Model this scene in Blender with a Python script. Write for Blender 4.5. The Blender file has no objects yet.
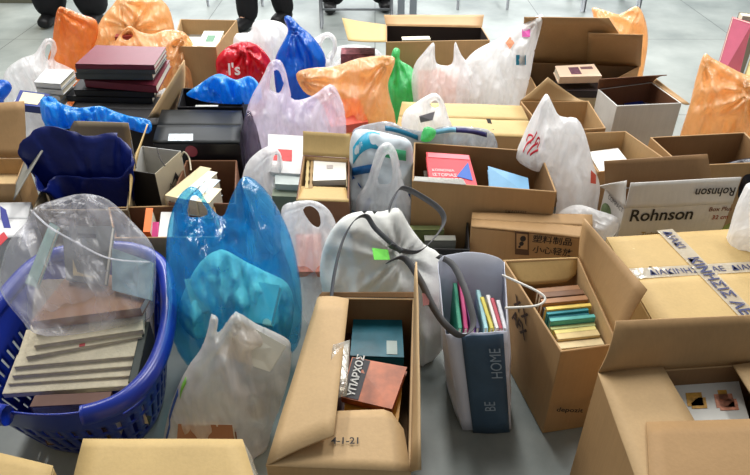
import bpy, math, random
import numpy as np
from mathutils import Vector, Matrix, noise
random.seed(7)
S = bpy.context.scene
COL = S.collection
# ---------------------------------------------------------------- camera
F, PITCH, CH = 650.0, math.radians(35), 1.40
cp, sp = math.cos(PITCH), math.sin(PITCH)
CAM = Vector((0, 0, CH))
def ray(px, py):
    u, v = px-375.0, 237.5-py
    return Vector((u, F*cp+v*sp, -F*sp+v*cp))
def W(px, py, z=0.0):
    d = ray(px, py); return CAM + d*((z-CH)/d.z)
def WY(px, py, Y):
    d = ray(px, py); return CAM + d*(Y/d.y)
cam = bpy.data.cameras.new('camera'); camo = bpy.data.objects.new('camera', cam); COL.objects.link(camo)
camo.location = CAM; camo.rotation_euler = (math.pi/2-PITCH, 0, 0)
cam.sensor_width = 36; cam.lens = F*36/750; cam.clip_start = .02
S.camera = camo
# ---------------------------------------------------------------- materials
def lin(c):
    return tuple(((x/255)/12.92 if x/255 <= .04045 else ((x/255+.055)/1.055)**2.4) for x in c)+(1.0,)
MC = {}
def newmat(key):
    m = bpy.data.materials.new(key); m.use_nodes = True
    nt = m.node_tree; nt.nodes.clear(); return m, nt, nt.nodes, nt.links
def coords(nd, lk, scale=(1, 1, 1)):
    tc = nd.new('ShaderNodeTexCoord'); mp = nd.new('ShaderNodeMapping'); mp.inputs['Scale'].default_value = scale
    lk.new(tc.outputs['Object'], mp.inputs['Vector']); return mp.outputs['Vector']
def mat(rgb, rough=.6, var=.08, nscale=18, bump=0.0, bscale=60, spec=.4, metal=0, key=None):
    k = ('p', rgb, rough, var, nscale, bump, bscale, spec, metal)
    if k in MC: return MC[k]
    m, nt, nd, lk = newmat(key or 'surface')
    out = nd.new('ShaderNodeOutputMaterial'); p = nd.new('ShaderNodeBsdfPrincipled'); lk.new(p.outputs[0], out.inputs[0])
    v = coords(nd, lk)
    n = nd.new('ShaderNodeTexNoise'); n.inputs['Scale'].default_value = nscale; n.inputs['Detail'].default_value = 4; lk.new(v, n.inputs['Vector'])
    r = nd.new('ShaderNodeMapRange'); lk.new(n.outputs['Fac'], r.inputs[0]); r.inputs[1].default_value = .3; r.inputs[2].default_value = .7
    r.inputs[3].default_value = 1-var; r.inputs[4].default_value = 1+var
    h = nd.new('ShaderNodeHueSaturation'); h.inputs['Color'].default_value = lin(rgb); lk.new(r.outputs[0], h.inputs['Value'])
    lk.new(h.outputs[0], p.inputs['Base Color'])
    p.inputs['Roughness'].default_value = rough; p.inputs['Metallic'].default_value = metal; p.inputs['Specular IOR Level'].default_value = spec
    if bump:
        n2 = nd.new('ShaderNodeTexNoise'); n2.inputs['Scale'].default_value = bscale; n2.inputs['Detail'].default_value = 3; lk.new(v, n2.inputs['Vector'])
        b = nd.new('ShaderNodeBump'); b.inputs['Strength'].default_value = bump; b.inputs['Distance'].default_value = .01
        lk.new(n2.outputs['Fac'], b.inputs['Height']); lk.new(b.outputs[0], p.inputs['Normal'])
    MC[k] = m; return m
def board(rgb, key='cardboard'):
    k = ('c', rgb)
    if k in MC: return MC[k]
    m, nt, nd, lk = newmat(key)
    out = nd.new('ShaderNodeOutputMaterial'); p = nd.new('ShaderNodeBsdfPrincipled'); lk.new(p.outputs[0], out.inputs[0])
    v = coords(nd, lk)
    n = nd.new('ShaderNodeTexNoise'); n.inputs['Scale'].default_value = 6; n.inputs['Detail'].default_value = 6; n.inputs['Roughness'].default_value = .65; lk.new(v, n.inputs['Vector'])
    w = nd.new('ShaderNodeTexNoise'); w.inputs['Scale'].default_value = 1; w.inputs['Detail'].default_value = 3
    v2 = coords(nd, lk, (140, 140, 5)); lk.new(v2, w.inputs['Vector'])
    mx = nd.new('ShaderNodeMath'); mx.operation = 'MULTIPLY_ADD'; lk.new(w.outputs['Fac'], mx.inputs[0]); mx.inputs[1].default_value = .35; lk.new(n.outputs['Fac'], mx.inputs[2])
    r = nd.new('ShaderNodeMapRange'); lk.new(mx.outputs[0], r.inputs[0]); r.inputs[1].default_value = .4; r.inputs[2].default_value = .95
    r.inputs[3].default_value = .88; r.inputs[4].default_value = 1.1
    h = nd.new('ShaderNodeHueSaturation'); h.inputs['Color'].default_value = lin(rgb); lk.new(r.outputs[0], h.inputs['Value'])
    lk.new(h.outputs[0], p.inputs['Base Color']); p.inputs['Roughness'].default_value = .62; p.inputs['Specular IOR Level'].default_value = .3
    b = nd.new('ShaderNodeBump'); b.inputs['Strength'].default_value = .25; b.inputs['Distance'].default_value = .004
    lk.new(mx.outputs[0], b.inputs['Height']); lk.new(b.outputs[0], p.inputs['Normal'])
    MC[k] = m; return m
def plastic(rgb, op=.7, tint=None, rough=.28, trans=.5, bump=.7, bscale=14):
    """thin polythene: part clear, part diffuse/translucent film, with a sheen"""
    k = ('f', rgb, op, tint, rough, trans, bump, bscale)
    if k in MC: return MC[k]
    m, nt, nd, lk = newmat('polythene_film')
    out = nd.new('ShaderNodeOutputMaterial')
    v = coords(nd, lk, (1, 1, .6))
    n = nd.new('ShaderNodeTexNoise'); n.inputs['Scale'].default_value = bscale; n.inputs['Detail'].default_value = 5; n.inputs['Distortion'].default_value = 1.2; lk.new(v, n.inputs['Vector'])
    wv = nd.new('ShaderNodeTexNoise'); wv.inputs['Scale'].default_value = bscale*.45; wv.inputs['Detail'].default_value = 2; wv.inputs['Distortion'].default_value = 2.5; lk.new(v, wv.inputs['Vector'])
    rg = nd.new('ShaderNodeMath'); rg.operation = 'SUBTRACT'; lk.new(wv.outputs['Fac'], rg.inputs[0]); rg.inputs[1].default_value = .5
    ab = nd.new('ShaderNodeMath'); ab.operation = 'ABSOLUTE'; lk.new(rg.outputs[0], ab.inputs[0])
    ad = nd.new('ShaderNodeMath'); ad.operation = 'MULTIPLY_ADD'; lk.new(ab.outputs[0], ad.inputs[0]); ad.inputs[1].default_value = -2.2; lk.new(n.outputs['Fac'], ad.inputs[2])
    b = nd.new('ShaderNodeBump'); b.inputs['Strength'].default_value = bump*.6; b.inputs['Distance'].default_value = .02; lk.new(ad.outputs[0], b.inputs['Height'])
    d = nd.new('ShaderNodeBsdfDiffuse'); t = nd.new('ShaderNodeBsdfTranslucent')
    for q in (d, t): q.inputs['Color'].default_value = lin(rgb); lk.new(b.outputs[0], q.inputs['Normal'])
    m1 = nd.new('ShaderNodeMixShader'); m1.inputs[0].default_value = trans; lk.new(d.outputs[0], m1.inputs[1]); lk.new(t.outputs[0], m1.inputs[2])
    tr = nd.new('ShaderNodeBsdfTransparent'); tr.inputs['Color'].default_value = lin(tint or rgb)
    r = nd.new('ShaderNodeMapRange'); lk.new(n.outputs['Fac'], r.inputs[0]); r.inputs[1].default_value = .3; r.inputs[2].default_value = .7
    r.inputs[3].default_value = max(0, op-.15); r.inputs[4].default_value = min(1, op+.15)
    m2 = nd.new('ShaderNodeMixShader'); lk.new(r.outputs[0], m2.inputs[0]); lk.new(tr.outputs[0], m2.inputs[1]); lk.new(m1.outputs[0], m2.inputs[2])
    g = nd.new('ShaderNodeBsdfGlossy'); g.inputs['Roughness'].default_value = rough; g.inputs['Color'].default_value = (1, 1, 1, 1); lk.new(b.outputs[0], g.inputs['Normal'])
    lw = nd.new('ShaderNodeLayerWeight'); lw.inputs['Blend'].default_value = .5; lk.new(b.outputs[0], lw.inputs['Normal'])
    pw = nd.new('ShaderNodeMath'); pw.operation = 'POWER'; lk.new(lw.outputs['Facing'], pw.inputs[0]); pw.inputs[1].default_value = 4
    fr = nd.new('ShaderNodeMath'); fr.operation = 'MULTIPLY_ADD'; lk.new(pw.outputs[0], fr.inputs[0]); fr.inputs[1].default_value = .35; fr.inputs[2].default_value = .045
    m3 = nd.new('ShaderNodeMixShader'); lk.new(fr.outputs[0], m3.inputs[0]); lk.new(m2.outputs[0], m3.inputs[1]); lk.new(g.outputs[0], m3.inputs[2])
    lk.new(m3.outputs[0], out.inputs[0]); MC[k] = m; return m
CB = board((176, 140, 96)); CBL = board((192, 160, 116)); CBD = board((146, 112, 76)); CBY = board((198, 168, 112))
CBR = board((120, 82, 58)); CBG = board((150, 134, 108)); CBW = board((208, 206, 200), 'white_board')
PAGES = mat((226, 216, 192), .85, .06, 60, .3, 160, key='page_edges')
PAGEW = mat((232, 230, 222), .85, .04, 60, .3, 160, key='page_edges')
INK = mat((45, 40, 38), .7, 0, key='ink'); TAPE = plastic((225, 220, 205), .35, (250, 245, 235), .15, .3, .2)
# ---------------------------------------------------------------- object helpers
LOC = {}
def mk(name, verts, faces, m, parent=None, smooth=False, thick=0.0, off=0.0):
    verts = [Vector(v) for v in verts]
    if parent is not None: o0 = LOC[parent.name]
    else:
        o0 = Vector((sum(v.x for v in verts)/len(verts), sum(v.y for v in verts)/len(verts), min(v.z for v in verts)))
    me = bpy.data.meshes.new(name); me.from_pydata([v-o0 for v in verts], [], faces); me.update()
    o = bpy.data.objects.new(name, me); COL.objects.link(o)
    if m: me.materials.append(m)
    if smooth: me.polygons.foreach_set('use_smooth', [True]*len(me.polygons))
    if parent is not None: o.parent = parent
    else: o.location = o0
    LOC[o.name] = o0
    if thick:
        s = o.modifiers.new('thickness', 'SOLIDIFY'); s.thickness = thick; s.offset = off
    return o
def tag(o, label, cat, group=None):
    o['label'] = label; o['category'] = cat
    if group: o['group'] = group
    return o
def thing(name, label, cat, loc, group=None):
    o = bpy.data.objects.new(name, None); COL.objects.link(o); o.location = loc; o.empty_display_size = .05
    LOC[o.name] = Vector(loc); return tag(o, label, cat, group)
def prism(q, n, t):
    """slab: quad q extruded by t along n"""
    k = len(q); n = Vector(n)*t
    v = [Vector(p) for p in q]+[Vector(p)+n for p in q]
    f = [list(range(k))[::-1], list(range(k, 2*k))]+[[i, (i+1) % k, k+(i+1) % k, k+i] for i in range(k)]
    return v, f
def join(parts):
    V, Fc = [], []
    for v, f in parts:
        b = len(V); V += list(v); Fc += [[b+i for i in x] for x in f]
    return V, Fc
def qn(q):
    return ((q[1]-q[0]).cross(q[3]-q[0])).normalized()
def lerp(a, b, t): return a+(b-a)*t
def inset(q, a, b=None, c=None, d=None):
    """shrink a quad by metres on its sides (0-1 edge, 1-2, 2-3, 3-0)"""
    b = a if b is None else b; c = a if c is None else c; d = a if d is None else d
    u = (q[1]-q[0]).length; w = (q[3]-q[0]).length
    def P(s, t): return lerp(lerp(q[0], q[1], s), lerp(q[3], q[2], s), t)
    return [P(d/u, a/w), P(1-b/u, a/w), P(1-b/u, 1-c/w), P(d/u, 1-c/w)]
def book(label, q, t, cov, group=None, pages=None, name='book', cat='book', spine=0, deco=None, hard=False):
    """q: the four corners of the top (visible) cover; extruded by t downwards/behind. spine = edge index"""
    q = [Vector(p) for p in q]; n = -qn(q)
    if n.z > 0 or (abs(n.z) < .15 and n.y < 0): n = -n
    bc = sum(q, Vector())/4+n*t; bc.z = min(min(p.z for p in q), min((p+n*t).z for p in q))
    r = thing(name, label, cat, bc, group)
    ct = .0022
    parts = [prism(q, n, ct), prism([p+n*(t-ct) for p in q], n, ct)]
    a, b = q[spine], q[(spine+1) % 4]; c = q[(spine+2) % 4]; inn = (c-b).normalized()*ct
    parts.append(prism([a, b, b+inn, a+inn], n, t))
    v, f = join(parts); cv = mk('cover', v, f, cov, r)
    ins = [.003]*4; ins[spine] = .0015
    qi = [p+n*ct for p in inset(q, *ins)]
    v, f = prism(qi, n, t-2*ct); mk('pages', v, f, pages or PAGES, r)
    if deco:
        for (s0, s1, t0, t1, m, nm) in deco:
            def P(s, w): return lerp(lerp(q[0], q[1], s), lerp(q[3], q[2], s), w)-n*.0006
            v, f = prism([P(s0, t0), P(s1, t0), P(s1, t1), P(s0, t1)], -n, .0008); mk(nm, v, f, m, cv)
    return r
def flatq(cx, cy, z, w, d, rot=0, tilt=0):
    """rectangle at world centre"""
    c, s = math.cos(rot), math.sin(rot); u = Vector((c, s, 0)); v = Vector((-s*math.cos(tilt), c*math.cos(tilt), math.sin(tilt)))
    C0 = Vector((cx, cy, z)); return [C0-u*w/2-v*d/2, C0+u*w/2-v*d/2, C0+u*w/2+v*d/2, C0-u*w/2+v*d/2]
def bookp(label, px, py, z, w, d, t, cov, rot=0, tilt=0, **k):
    p = W(px, py, z); return book(label, flatq(p.x, p.y, z, w, d, math.radians(rot), math.radians(tilt)), t, cov, **k)
def standing(label, A, B, h, t, cov, lean=0, **k):
    """book standing on edge, its top edge from A to B, thickness t to its right-hand side"""
    A, B = Vector(A), Vector(B); u = (B-A).normalized(); side = Vector((u.y, -u.x, 0)).normalized()
    dn = Vector((0, 0, -1))*math.cos(lean)+side*math.sin(lean)
    q = [A, B, B+dn*h, A+dn*h]; n = side*math.cos(lean)+Vector((0, 0, 1))*math.sin(lean)
    bc = (q[2]+q[3])/2; r = thing(k.get('name', 'book'), label, 'book', bc, k.get('group'))
    ct = .002
    parts = [prism(q, n, ct), prism([p+n*(t-ct) for p in q], n, ct)]
    if k.get('spine_up', True): parts.append(prism([A, B, B+dn*ct, A+dn*ct], n, t))
    else: parts.append(prism([B-u*ct, B, B+dn*h, B-u*ct+dn*h], n, t))
    v, f = join(parts); mk('cover', v, f, cov, r)
    v, f = prism([p+n*ct for p in inset(q, .003)], n, t-2*ct); mk('pages', v, f, k.get('pages') or PAGES, r)
    return r
def text(parent, s, org, u, v, size, m, name='lettering', flip=False, xs=1.0, bold=0, spacing=1.0):
    cu = bpy.data.curves.new('txt', 'FONT'); cu.body = s; cu.size = 1; cu.offset = bold; cu.resolution_u = 3; cu.space_character = spacing
    o = bpy.data.objects.new('txt', cu); COL.objects.link(o)
    dg = bpy.context.evaluated_depsgraph_get(); me = bpy.data.meshes.new_from_object(o.evaluated_get(dg))
    vs = [tuple(x.co) for x in me.vertices]; fs = [list(p.vertices) for p in me.polygons]
    bpy.data.objects.remove(o); bpy.data.meshes.remove(me)
    u, v = Vector(u).normalized(), Vector(v).normalized(); n = u.cross(v).normalized()
    if not vs: return
    P = [Vector(org)+u*(x*size*xs)+v*(y*size)+n*.0012 for x, y, z in vs]
    return mk(name, P, fs, m, parent)
def tube(path, r, m, name, parent=None, seg=8, closed=False, sub=6, flat=1.0):
    pts = crom([Vector(p) for p in path], closed, sub); n = len(pts); V, Fc = [], []
    up = Vector((0, 0, 1))
    for i, p in enumerate(pts):
        a = pts[i-1] if (i or closed) else p; b = pts[(i+1) % n] if (i < n-1 or closed) else p
        t = (b-a).normalized(); s = t.cross(up)
        if s.length < .05: s = t.cross(Vector((1, 0, 0)))
        s.normalize(); w = s.cross(t).normalized()
        for j in range(seg):
            an = 2*math.pi*j/seg; V.append(p+s*math.cos(an)*r+w*math.sin(an)*r*flat)
    m_ = n if closed else n-1
    for i in range(m_):
        for j in range(seg):
            a = i*seg+j; b = i*seg+(j+1) % seg; c = ((i+1) % n)*seg+(j+1) % seg; d = ((i+1) % n)*seg+j; Fc.append([a, b, c, d])
    if not closed: Fc += [list(range(seg)), list(range((n-1)*seg, n*seg))[::-1]]
    return mk(name, V, Fc, m, parent, True)
def ribbon(path, w, m, name, parent=None, wdir=(0, 0, 1), thick=.002, sub=6, w2=None):
    pts = crom([Vector(p) for p in path], False, sub); V, Fc = [], []; n = len(pts)
    wd = Vector(wdir).normalized()
    for i, p in enumerate(pts):
        k = i/(n-1); ww = w if w2 is None else w+(w2-w)*4*k*(1-k)
        V += [p-wd*ww/2, p+wd*ww/2]
        if i: Fc.append([2*i-2, 2*i, 2*i+1, 2*i-1])
    return mk(name, V, Fc, m, parent, True, thick)
def crom(P, closed=False, sub=4):
    n = len(P); out = []
    for i in range(n if closed else n-1):
        p1, p2 = P[i], P[(i+1) % n]
        p0 = P[i-1] if (closed or i > 0) else p1
        p3 = P[(i+2) % n] if (closed or i < n-2) else p2
        for k in range(sub):
            t = k/sub; out.append(.5*((2*p1)+(p2-p0)*t+(2*p0-5*p1+4*p2-p3)*t*t+(3*p1-p0-3*p2+p3)*t**3))
    if not closed: out.append(P[-1])
    return out
def resample(P, n):
    P = list(P); L = [0]
    for i in range(len(P)): L.append(L[-1]+(P[(i+1) % len(P)]-P[i]).length)
    out = []; j = 0
    for k in range(n):
        s = L[-1]*k/n
        while L[j+1] < s: j += 1
        t = (s-L[j])/max(1e-9, L[j+1]-L[j]); out.append(lerp(P[j], P[(j+1) % len(P)], t))
    return out
# ---------------------------------------------------------------- cardboard boxes
def flap(parent, a, b, c, d, m, bulge=.0, th=.004, cut=None, name='flap', nu=8, nv=6):
    """sheet with hinge a-b and free edge d-c (d over a, c over b)"""
    a, b, c, d = map(Vector, (a, b, c, d)); n = (b-a).cross(d-a).normalized(); V = []; Fc = []
    for j in range(nv+1):
        for i in range(nu+1):
            s, t = i/nu, j/nv; tt = t
            if cut:
                e = cut[0] if s < .5 else cut[1]; k = abs(s-.5)*2
                if k > .7: tt = t*(1-e*(k-.7)/.3)
            p = lerp(lerp(a, b, s), lerp(d, c, s), tt)
            p = p+n*(bulge*math.sin(math.pi*t*.9)+.0025*noise.noise(p*7))
            V.append(p)
    for j in range(nv):
        for i in range(nu):
            k = j*(nu+1)+i; Fc.append([k, k+1, k+nu+2, k+nu+1])
    return mk(name, V, Fc, m, parent, True, th)
def carton(label, rim, z, m=CB, mi=None, flaps=(), zb=0.003, closed=False, name='cardboard_box', cat='box', group='open cardboard boxes', taper=.0, th=.006, split=.5):
    """rim: FL, FR, BR, BL pixels at height z (or 3-tuples with their own height)"""
    R = [W(*p) if len(p) == 3 else W(p[0], p[1], z) for p in rim]
    c = sum(R, Vector())/4
    B = [Vector((lerp(p, c, taper).x, lerp(p, c, taper).y, zb)) for p in R]
    r = thing(name, label, cat, (c.x, c.y, zb), group)
    def ins(Q, k): 
        cc = sum(Q, Vector())/4; out = []
        for i, p in enumerate(Q):
            e1 = (Q[(i+1) % 4]-p).normalized(); e2 = (Q[i-1]-p).normalized(); out.append(p+(e1+e2)*k)
        return out
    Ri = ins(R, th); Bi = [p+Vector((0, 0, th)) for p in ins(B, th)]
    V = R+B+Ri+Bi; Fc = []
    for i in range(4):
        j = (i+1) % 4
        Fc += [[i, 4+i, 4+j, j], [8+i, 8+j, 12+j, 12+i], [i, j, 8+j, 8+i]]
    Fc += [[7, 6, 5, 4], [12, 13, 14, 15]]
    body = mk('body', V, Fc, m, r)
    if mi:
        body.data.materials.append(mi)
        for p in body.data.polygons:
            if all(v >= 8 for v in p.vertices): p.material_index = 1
    bev = body.modifiers.new('edge', 'BEVEL'); bev.width = .0015; bev.segments = 1
    if closed:
        # two lid flaps meeting in the middle
        a, b = (0, 1), (3, 2)
        ma, mb = lerp(R[0], R[3], split-.003), lerp(R[1], R[2], split-.003); na, nb = lerp(R[0], R[3], split+.003), lerp(R[1], R[2], split+.003)
        up = Vector((0, 0, .004))
        flap(r, R[0]+up, R[1]+up, mb+up, ma+up, closed if closed is not True else m, .002)
        flap(r, R[3]+up, R[2]+up, nb+up, na+up, closed if closed is not True else m, -.002)
    for fl in flaps:
        e, c1, d1 = fl[0], fl[1], fl[2]; o = dict(fl[3]) if len(fl) > 3 else {}
        a, b = R[e], R[(e+1) % 4]
        cc = W(*c1) if len(c1) == 3 else Vector(c1[:3]); dd = W(*d1) if len(d1) == 3 else Vector(d1[:3])
        # c1 sits over the first hinge corner, d1 over the second
        fo = flap(r, a, b, dd, cc, o.get('m', m), o.get('bulge', .004), cut=o.get('cut'))
    LOCB[r.name] = R
    return r, R
LOCB = {}
# ---------------------------------------------------------------- bags
def puff(name, label, outline, anchor, tilt, T, m, R=None, holes=(), gathers=(), crease=.012, h=.007, zmin=.003, parent=None, cat='bag', group=None, yaw=0, freq=1.0, smoothk=3, wob=.0015, rest=True):
    O = W(*anchor); fwd = Vector((O.x, O.y, 0)).normalized(); fwd.rotate(Matrix.Rotation(math.radians(yaw), 3, 'Z'))
    U = Vector((fwd.y, -fwd.x, 0)); tl = math.radians(tilt); Vv = Vector((0, 0, math.cos(tl)))+fwd*math.sin(tl); N = U.cross(Vv).normalized()
    if N.dot(CAM-O) < 0: N = -N
    def plane(px, py):
        d = ray(px, py); t = (O-CAM).dot(N)/d.dot(N); p = CAM+d*t-O; return Vector((p.dot(U), p.dot(Vv), 0))
    polys = [crom([plane(*p) for p in outline], True, smoothk)]+[crom([plane(*p) for p in hh], True, smoothk) for hh in holes]
    A = []; Bq = []
    for P in polys:
        for i in range(len(P)): A.append((P[i].x, P[i].y)); Bq.append((P[(i+1) % len(P)].x, P[(i+1) % len(P)].y))
    A = np.array(A); Bq = np.array(Bq)
    mn = A.min(0)-h; mx = A.max(0)+h; nx = int((mx[0]-mn[0])/h)+2; ny = int((mx[1]-mn[1])/h)+2
    gx, gy = np.meshgrid(mn[0]+h*np.arange(nx), mn[1]+h*np.arange(ny)); G = np.stack([gx.ravel(), gy.ravel()], 1)
    D = Bq-A; L2 = (D**2).sum(1)+1e-12
    best = np.full(len(G), 1e9); near = np.zeros((len(G), 2)); ins = np.zeros(len(G), int)
    for i in range(len(A)):
        t = np.clip(((G-A[i])@D[i])/L2[i], 0, 1); q = A[i]+t[:, None]*D[i]; dd = np.hypot(*(G-q).T); k = dd < best; best[k] = dd[k]; near[k] = q[k]
        y0, y1 = A[i][1], Bq[i][1]
        if y0 != y1:
            c = ((G[:, 1] >= y0) != (G[:, 1] >= y1)); xx = A[i][0]+(G[:, 1]-y0)/(y1-y0)*(Bq[i][0]-A[i][0]); ins[c & (G[:, 0] < xx)] += 1
    sd = np.where(ins % 2 == 1, best, -best)
    keep = sd > -.5*h; snap = keep & (sd < .45*h); G[snap] = near[snap]; s = np.where(snap, 0, np.maximum(sd, 0))
    R = R or T*1.3
    gs = [plane(*g) for g in gathers]; seed = random.random()*50
    idx = {}; V = []; 
    def vid(k, side):
        if snap[k]: side = 0
        key = (k, side)
        if key in idx: return idx[key]
        a, b = G[k]; q = min(1, s[k]/R); d = T*(.6*math.sqrt(max(0, 1-(1-q)**2))+.4*q); disp = 0
        if side:
            fz = freq*side
            nz = noise.noise(Vector((a*9*freq+seed, b*5*freq, side*3))); rn = 1-abs(noise.noise(Vector((a*15*freq, b*8*freq+seed, side*5))))*2
            vf = noise.voronoi(Vector((a*13*freq+b*3, b*7*freq+seed, side*2)))[0]; pl_ = 1-2*abs(noise.noise(Vector((a*26*freq+seed, b*5*freq, side*4)))); disp = crease*(.7*nz+.9*(pl_-.6)+.7*(rn-.5)+2.2*(.45-vf[0])+.8*(vf[1]-vf[0]-.3)+.3*noise.noise(Vector((a*45*freq, b*30*freq, seed))))
            for g in gs:
                rr = math.hypot(a-g.x, b-g.y); th = math.atan2(a-g.x, b-g.y)
                disp += crease*1.5*math.exp(-rr/.14)*math.sin(th*11+6*noise.noise(Vector((th*1.5, rr*4, seed))))
            disp *= min(1, s[k]/(.35*R))
        p = O+U*a+Vv*b+N*(side*(d+disp))
        p += N*(wob*8*noise.noise(Vector((a*7, b*7, seed+9))))
        idx[key] = len(V); V.append(p); return idx[key]
    Fc = []
    for j in range(ny-1):
        for i in range(nx-1):
            c = [j*nx+i, j*nx+i+1, (j+1)*nx+i+1, (j+1)*nx+i]; kk = [x for x in c if keep[x]]
            if len(kk) < 3: continue
            if all(snap[x] for x in kk):
                ctr = sum(sd[x] for x in kk)
                if ctr < -h*.5: continue
            f1 = [vid(x, 1) for x in kk]; f2 = [vid(x, -1) for x in kk]
            if len(set(f1)) >= 3: Fc.append(f1)
            if set(f2) != set(f1): Fc.append(f2[::-1])
    z0 = min(p.z for p in V); z1 = max(p.z for p in V)
    for p in V:
        if z0 > zmin and rest:
            k = z0+.3*(z1-z0)
            if p.z < k: p.z = zmin+(p.z-z0)/(k-z0)*(k-zmin)
        elif p.z < zmin: p.z = zmin+random.random()*.0006
    o = mk(name, V, Fc, m, parent, True)
    if parent is None: tag(o, label, cat, group)
    return o
def loft(name, rings, m, parent=None, n=64, crease=0.0, cap=True, thick=.0015, freq=1.0, sub=5, rows=8, drop=None):
    RR = [resample(crom([Vector(p) for p in r], True, 8), n) for r in rings]
    if len(RR) > 2: 
        cols = [crom([RR[k][i] for k in range(len(RR))], False, sub) for i in range(n)]
    else: cols = [[lerp(RR[0][i], RR[1][i], k/rows) for k in range(rows+1)] for i in range(n)]
    K = len(cols[0]); V = []; Fc = []; sd = random.random()*30
    for k in range(K):
        c = sum((cols[i][k] for i in range(n)), Vector())/n
        for i in range(n):
            p = cols[i][k]; d = (p-c); d.z = 0
            if d.length > 0: d.normalize()
            if crease: p = p+d*crease*(noise.noise(Vector((p.x*10*freq, p.y*10*freq, p.z*4*freq+sd)))+.6*(1-2*abs(noise.noise(Vector((p.x*22*freq, p.y*22*freq, p.z*9+sd))))))
            V.append(p)
    for k in range(K-1):
        for i in range(n):
            if drop and drop(i/n, k/(K-1)): continue
            a = k*n+i; b = k*n+(i+1) % n; Fc.append([a, b, b+n, a+n])
    if cap: Fc.append([(K-1)*n+i for i in range(n)])
    return mk(name, V, Fc, m, parent, True, thick)
def sheetquad(parent, name, q, m, off=.001, th=.0006):
    n = qn(q); v, f = prism([p+n*off for p in q], n, th); return mk(name, v, f, m, parent)
# ================================================================ setting
def floor():
    m, nt, nd, lk = newmat('polished_concrete')
    out = nd.new('ShaderNodeOutputMaterial'); p = nd.new('ShaderNodeBsdfPrincipled'); lk.new(p.outputs[0], out.inputs[0])
    v = coords(nd, lk)
    n = nd.new('ShaderNodeTexNoise'); n.inputs['Scale'].default_value = 1.6; n.inputs['Detail'].default_value = 8; n.inputs['Roughness'].default_value = .6; lk.new(v, n.inputs['Vector'])
    cr = nd.new('ShaderNodeValToRGB'); cr.color_ramp.elements[0].color = lin((122, 130, 128)); cr.color_ramp.elements[1].color = lin((166, 172, 168))
    cr.color_ramp.elements[0].position = .35; cr.color_ramp.elements[1].position = .68; lk.new(n.outputs['Fac'], cr.inputs[0])
    b = nd.new('ShaderNodeTexBrick'); b.offset = 0; b.inputs['Scale'].default_value = 1; b.inputs['Brick Width'].default_value = 1.2; b.inputs['Row Height'].default_value = 1.2
    b.inputs['Mortar Size'].default_value = .003; lk.new(v, b.inputs['Vector']); lk.new(cr.outputs[0], b.inputs['Color1']); lk.new(cr.outputs[0], b.inputs['Color2']); b.inputs['Mortar'].default_value = lin((90, 94, 92))
    lk.new(b.outputs['Color'], p.inputs['Base Color']); p.inputs['Roughness'].default_value = .38; p.inputs['Specular IOR Level'].default_value = .35
    o = mk('floor', [(-7, -2, 0), (7, -2, 0), (7, 10.6, 0), (-7, 10.6, 0)], [[0, 1, 2, 3]], m); o.location.y = o.location.y; o['kind'] = 'structure'
floor()
GB, GC = 'open cardboard boxes', 'closed cardboard boxes'
OR, WH, BL_ = 'orange plastic bags', 'white plastic bags', 'blue plastic bags'
orange = plastic((255, 206, 150), .66, (255, 230, 190), .25, .5, .8, 12)
orange_s = plastic((255, 208, 152), .74, (255, 230, 190), .25, .5, .8, 12)
white_f = plastic((254, 254, 255), .55, (254, 254, 255), .3, .55, .8, 14)
white_s = plastic((255, 255, 255), .82, (254, 254, 255), .32, .5, .8, 12)
clear_f = plastic((252, 250, 254), .19, (252, 252, 254), .3, .55, .5, 6)
lilac_f = plastic((250, 242, 254), .5, (252, 248, 255), .25, .55, .9, 12)
blue_f = plastic((16, 150, 230), .36, (188, 246, 252), .2, .55, .7, 8)
blue_s = plastic((18, 116, 220), .85, (60, 150, 235), .2, .4, .8, 11)
sky_s = plastic((50, 176, 252), .8, (80, 180, 245), .2, .45, .9, 14)
red_s = plastic((232, 40, 60), .93, (230, 60, 70), .22, .35, .8, 11)
green_s = plastic((110, 232, 150), .72, (160, 245, 180), .25, .4, .9, 14)
pink_in = mat((238, 178, 158), .7, .1, 10, .4, 40)
# ================================================================ front row
# closed box at the bottom edge
B, R = carton('tan cardboard box with closed lid at the bottom left, in front of the blue basket', [(50, 580), (285, 580), (243, 441), (84, 441)], .33, CBY, closed=CBY, group=GC)
t_ = flap(B, R[1]+Vector((.0, 0, .0)), R[2]+Vector((.0, 0, .0)), R[2]+Vector((.012, 0, -.05)), R[1]+Vector((.012, 0, -.05)), TAPE, 0, .001, name='tape')
B, R = carton('tan cardboard box cut off by the bottom left corner of the picture', [(-190, 600), (25, 600), (54, 468), (-120, 424)], .28, CBY, group=GC, closed=CBY)
# box with the teal and orange paperbacks
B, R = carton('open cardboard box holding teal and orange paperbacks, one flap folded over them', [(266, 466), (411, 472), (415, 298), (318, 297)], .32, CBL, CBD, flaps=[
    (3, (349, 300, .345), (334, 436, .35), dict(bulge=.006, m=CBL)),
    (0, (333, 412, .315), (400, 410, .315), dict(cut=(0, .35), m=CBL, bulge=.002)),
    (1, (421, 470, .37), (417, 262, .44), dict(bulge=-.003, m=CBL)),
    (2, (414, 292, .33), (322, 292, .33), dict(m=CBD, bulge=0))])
o = R[0]; u = (R[1]-R[0]).normalized()
text(B, '4-1-21', W(331, 444, .325), (1, 0, 0), (0, 1, 0), .022, INK, bold=.02)
flap(B, W(325, 400, .33), W(347, 396, .33), W(350, 340, .35), W(333, 345, .35), TAPE, .004, .001, name='tape')
TEAL = mat((22, 104, 122), .4, .15, 25); ORG = mat((196, 108, 66), .4, .35, 22); DK = mat((52, 50, 56), .5, .1); YO = mat((232, 168, 60), .45, .3, 30)
G1 = 'paperbacks in the box with the date stamp'
q = [W(350, 356, .25), W(404, 358, .25), W(401, 303, .25), W(355, 302, .25)]
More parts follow.
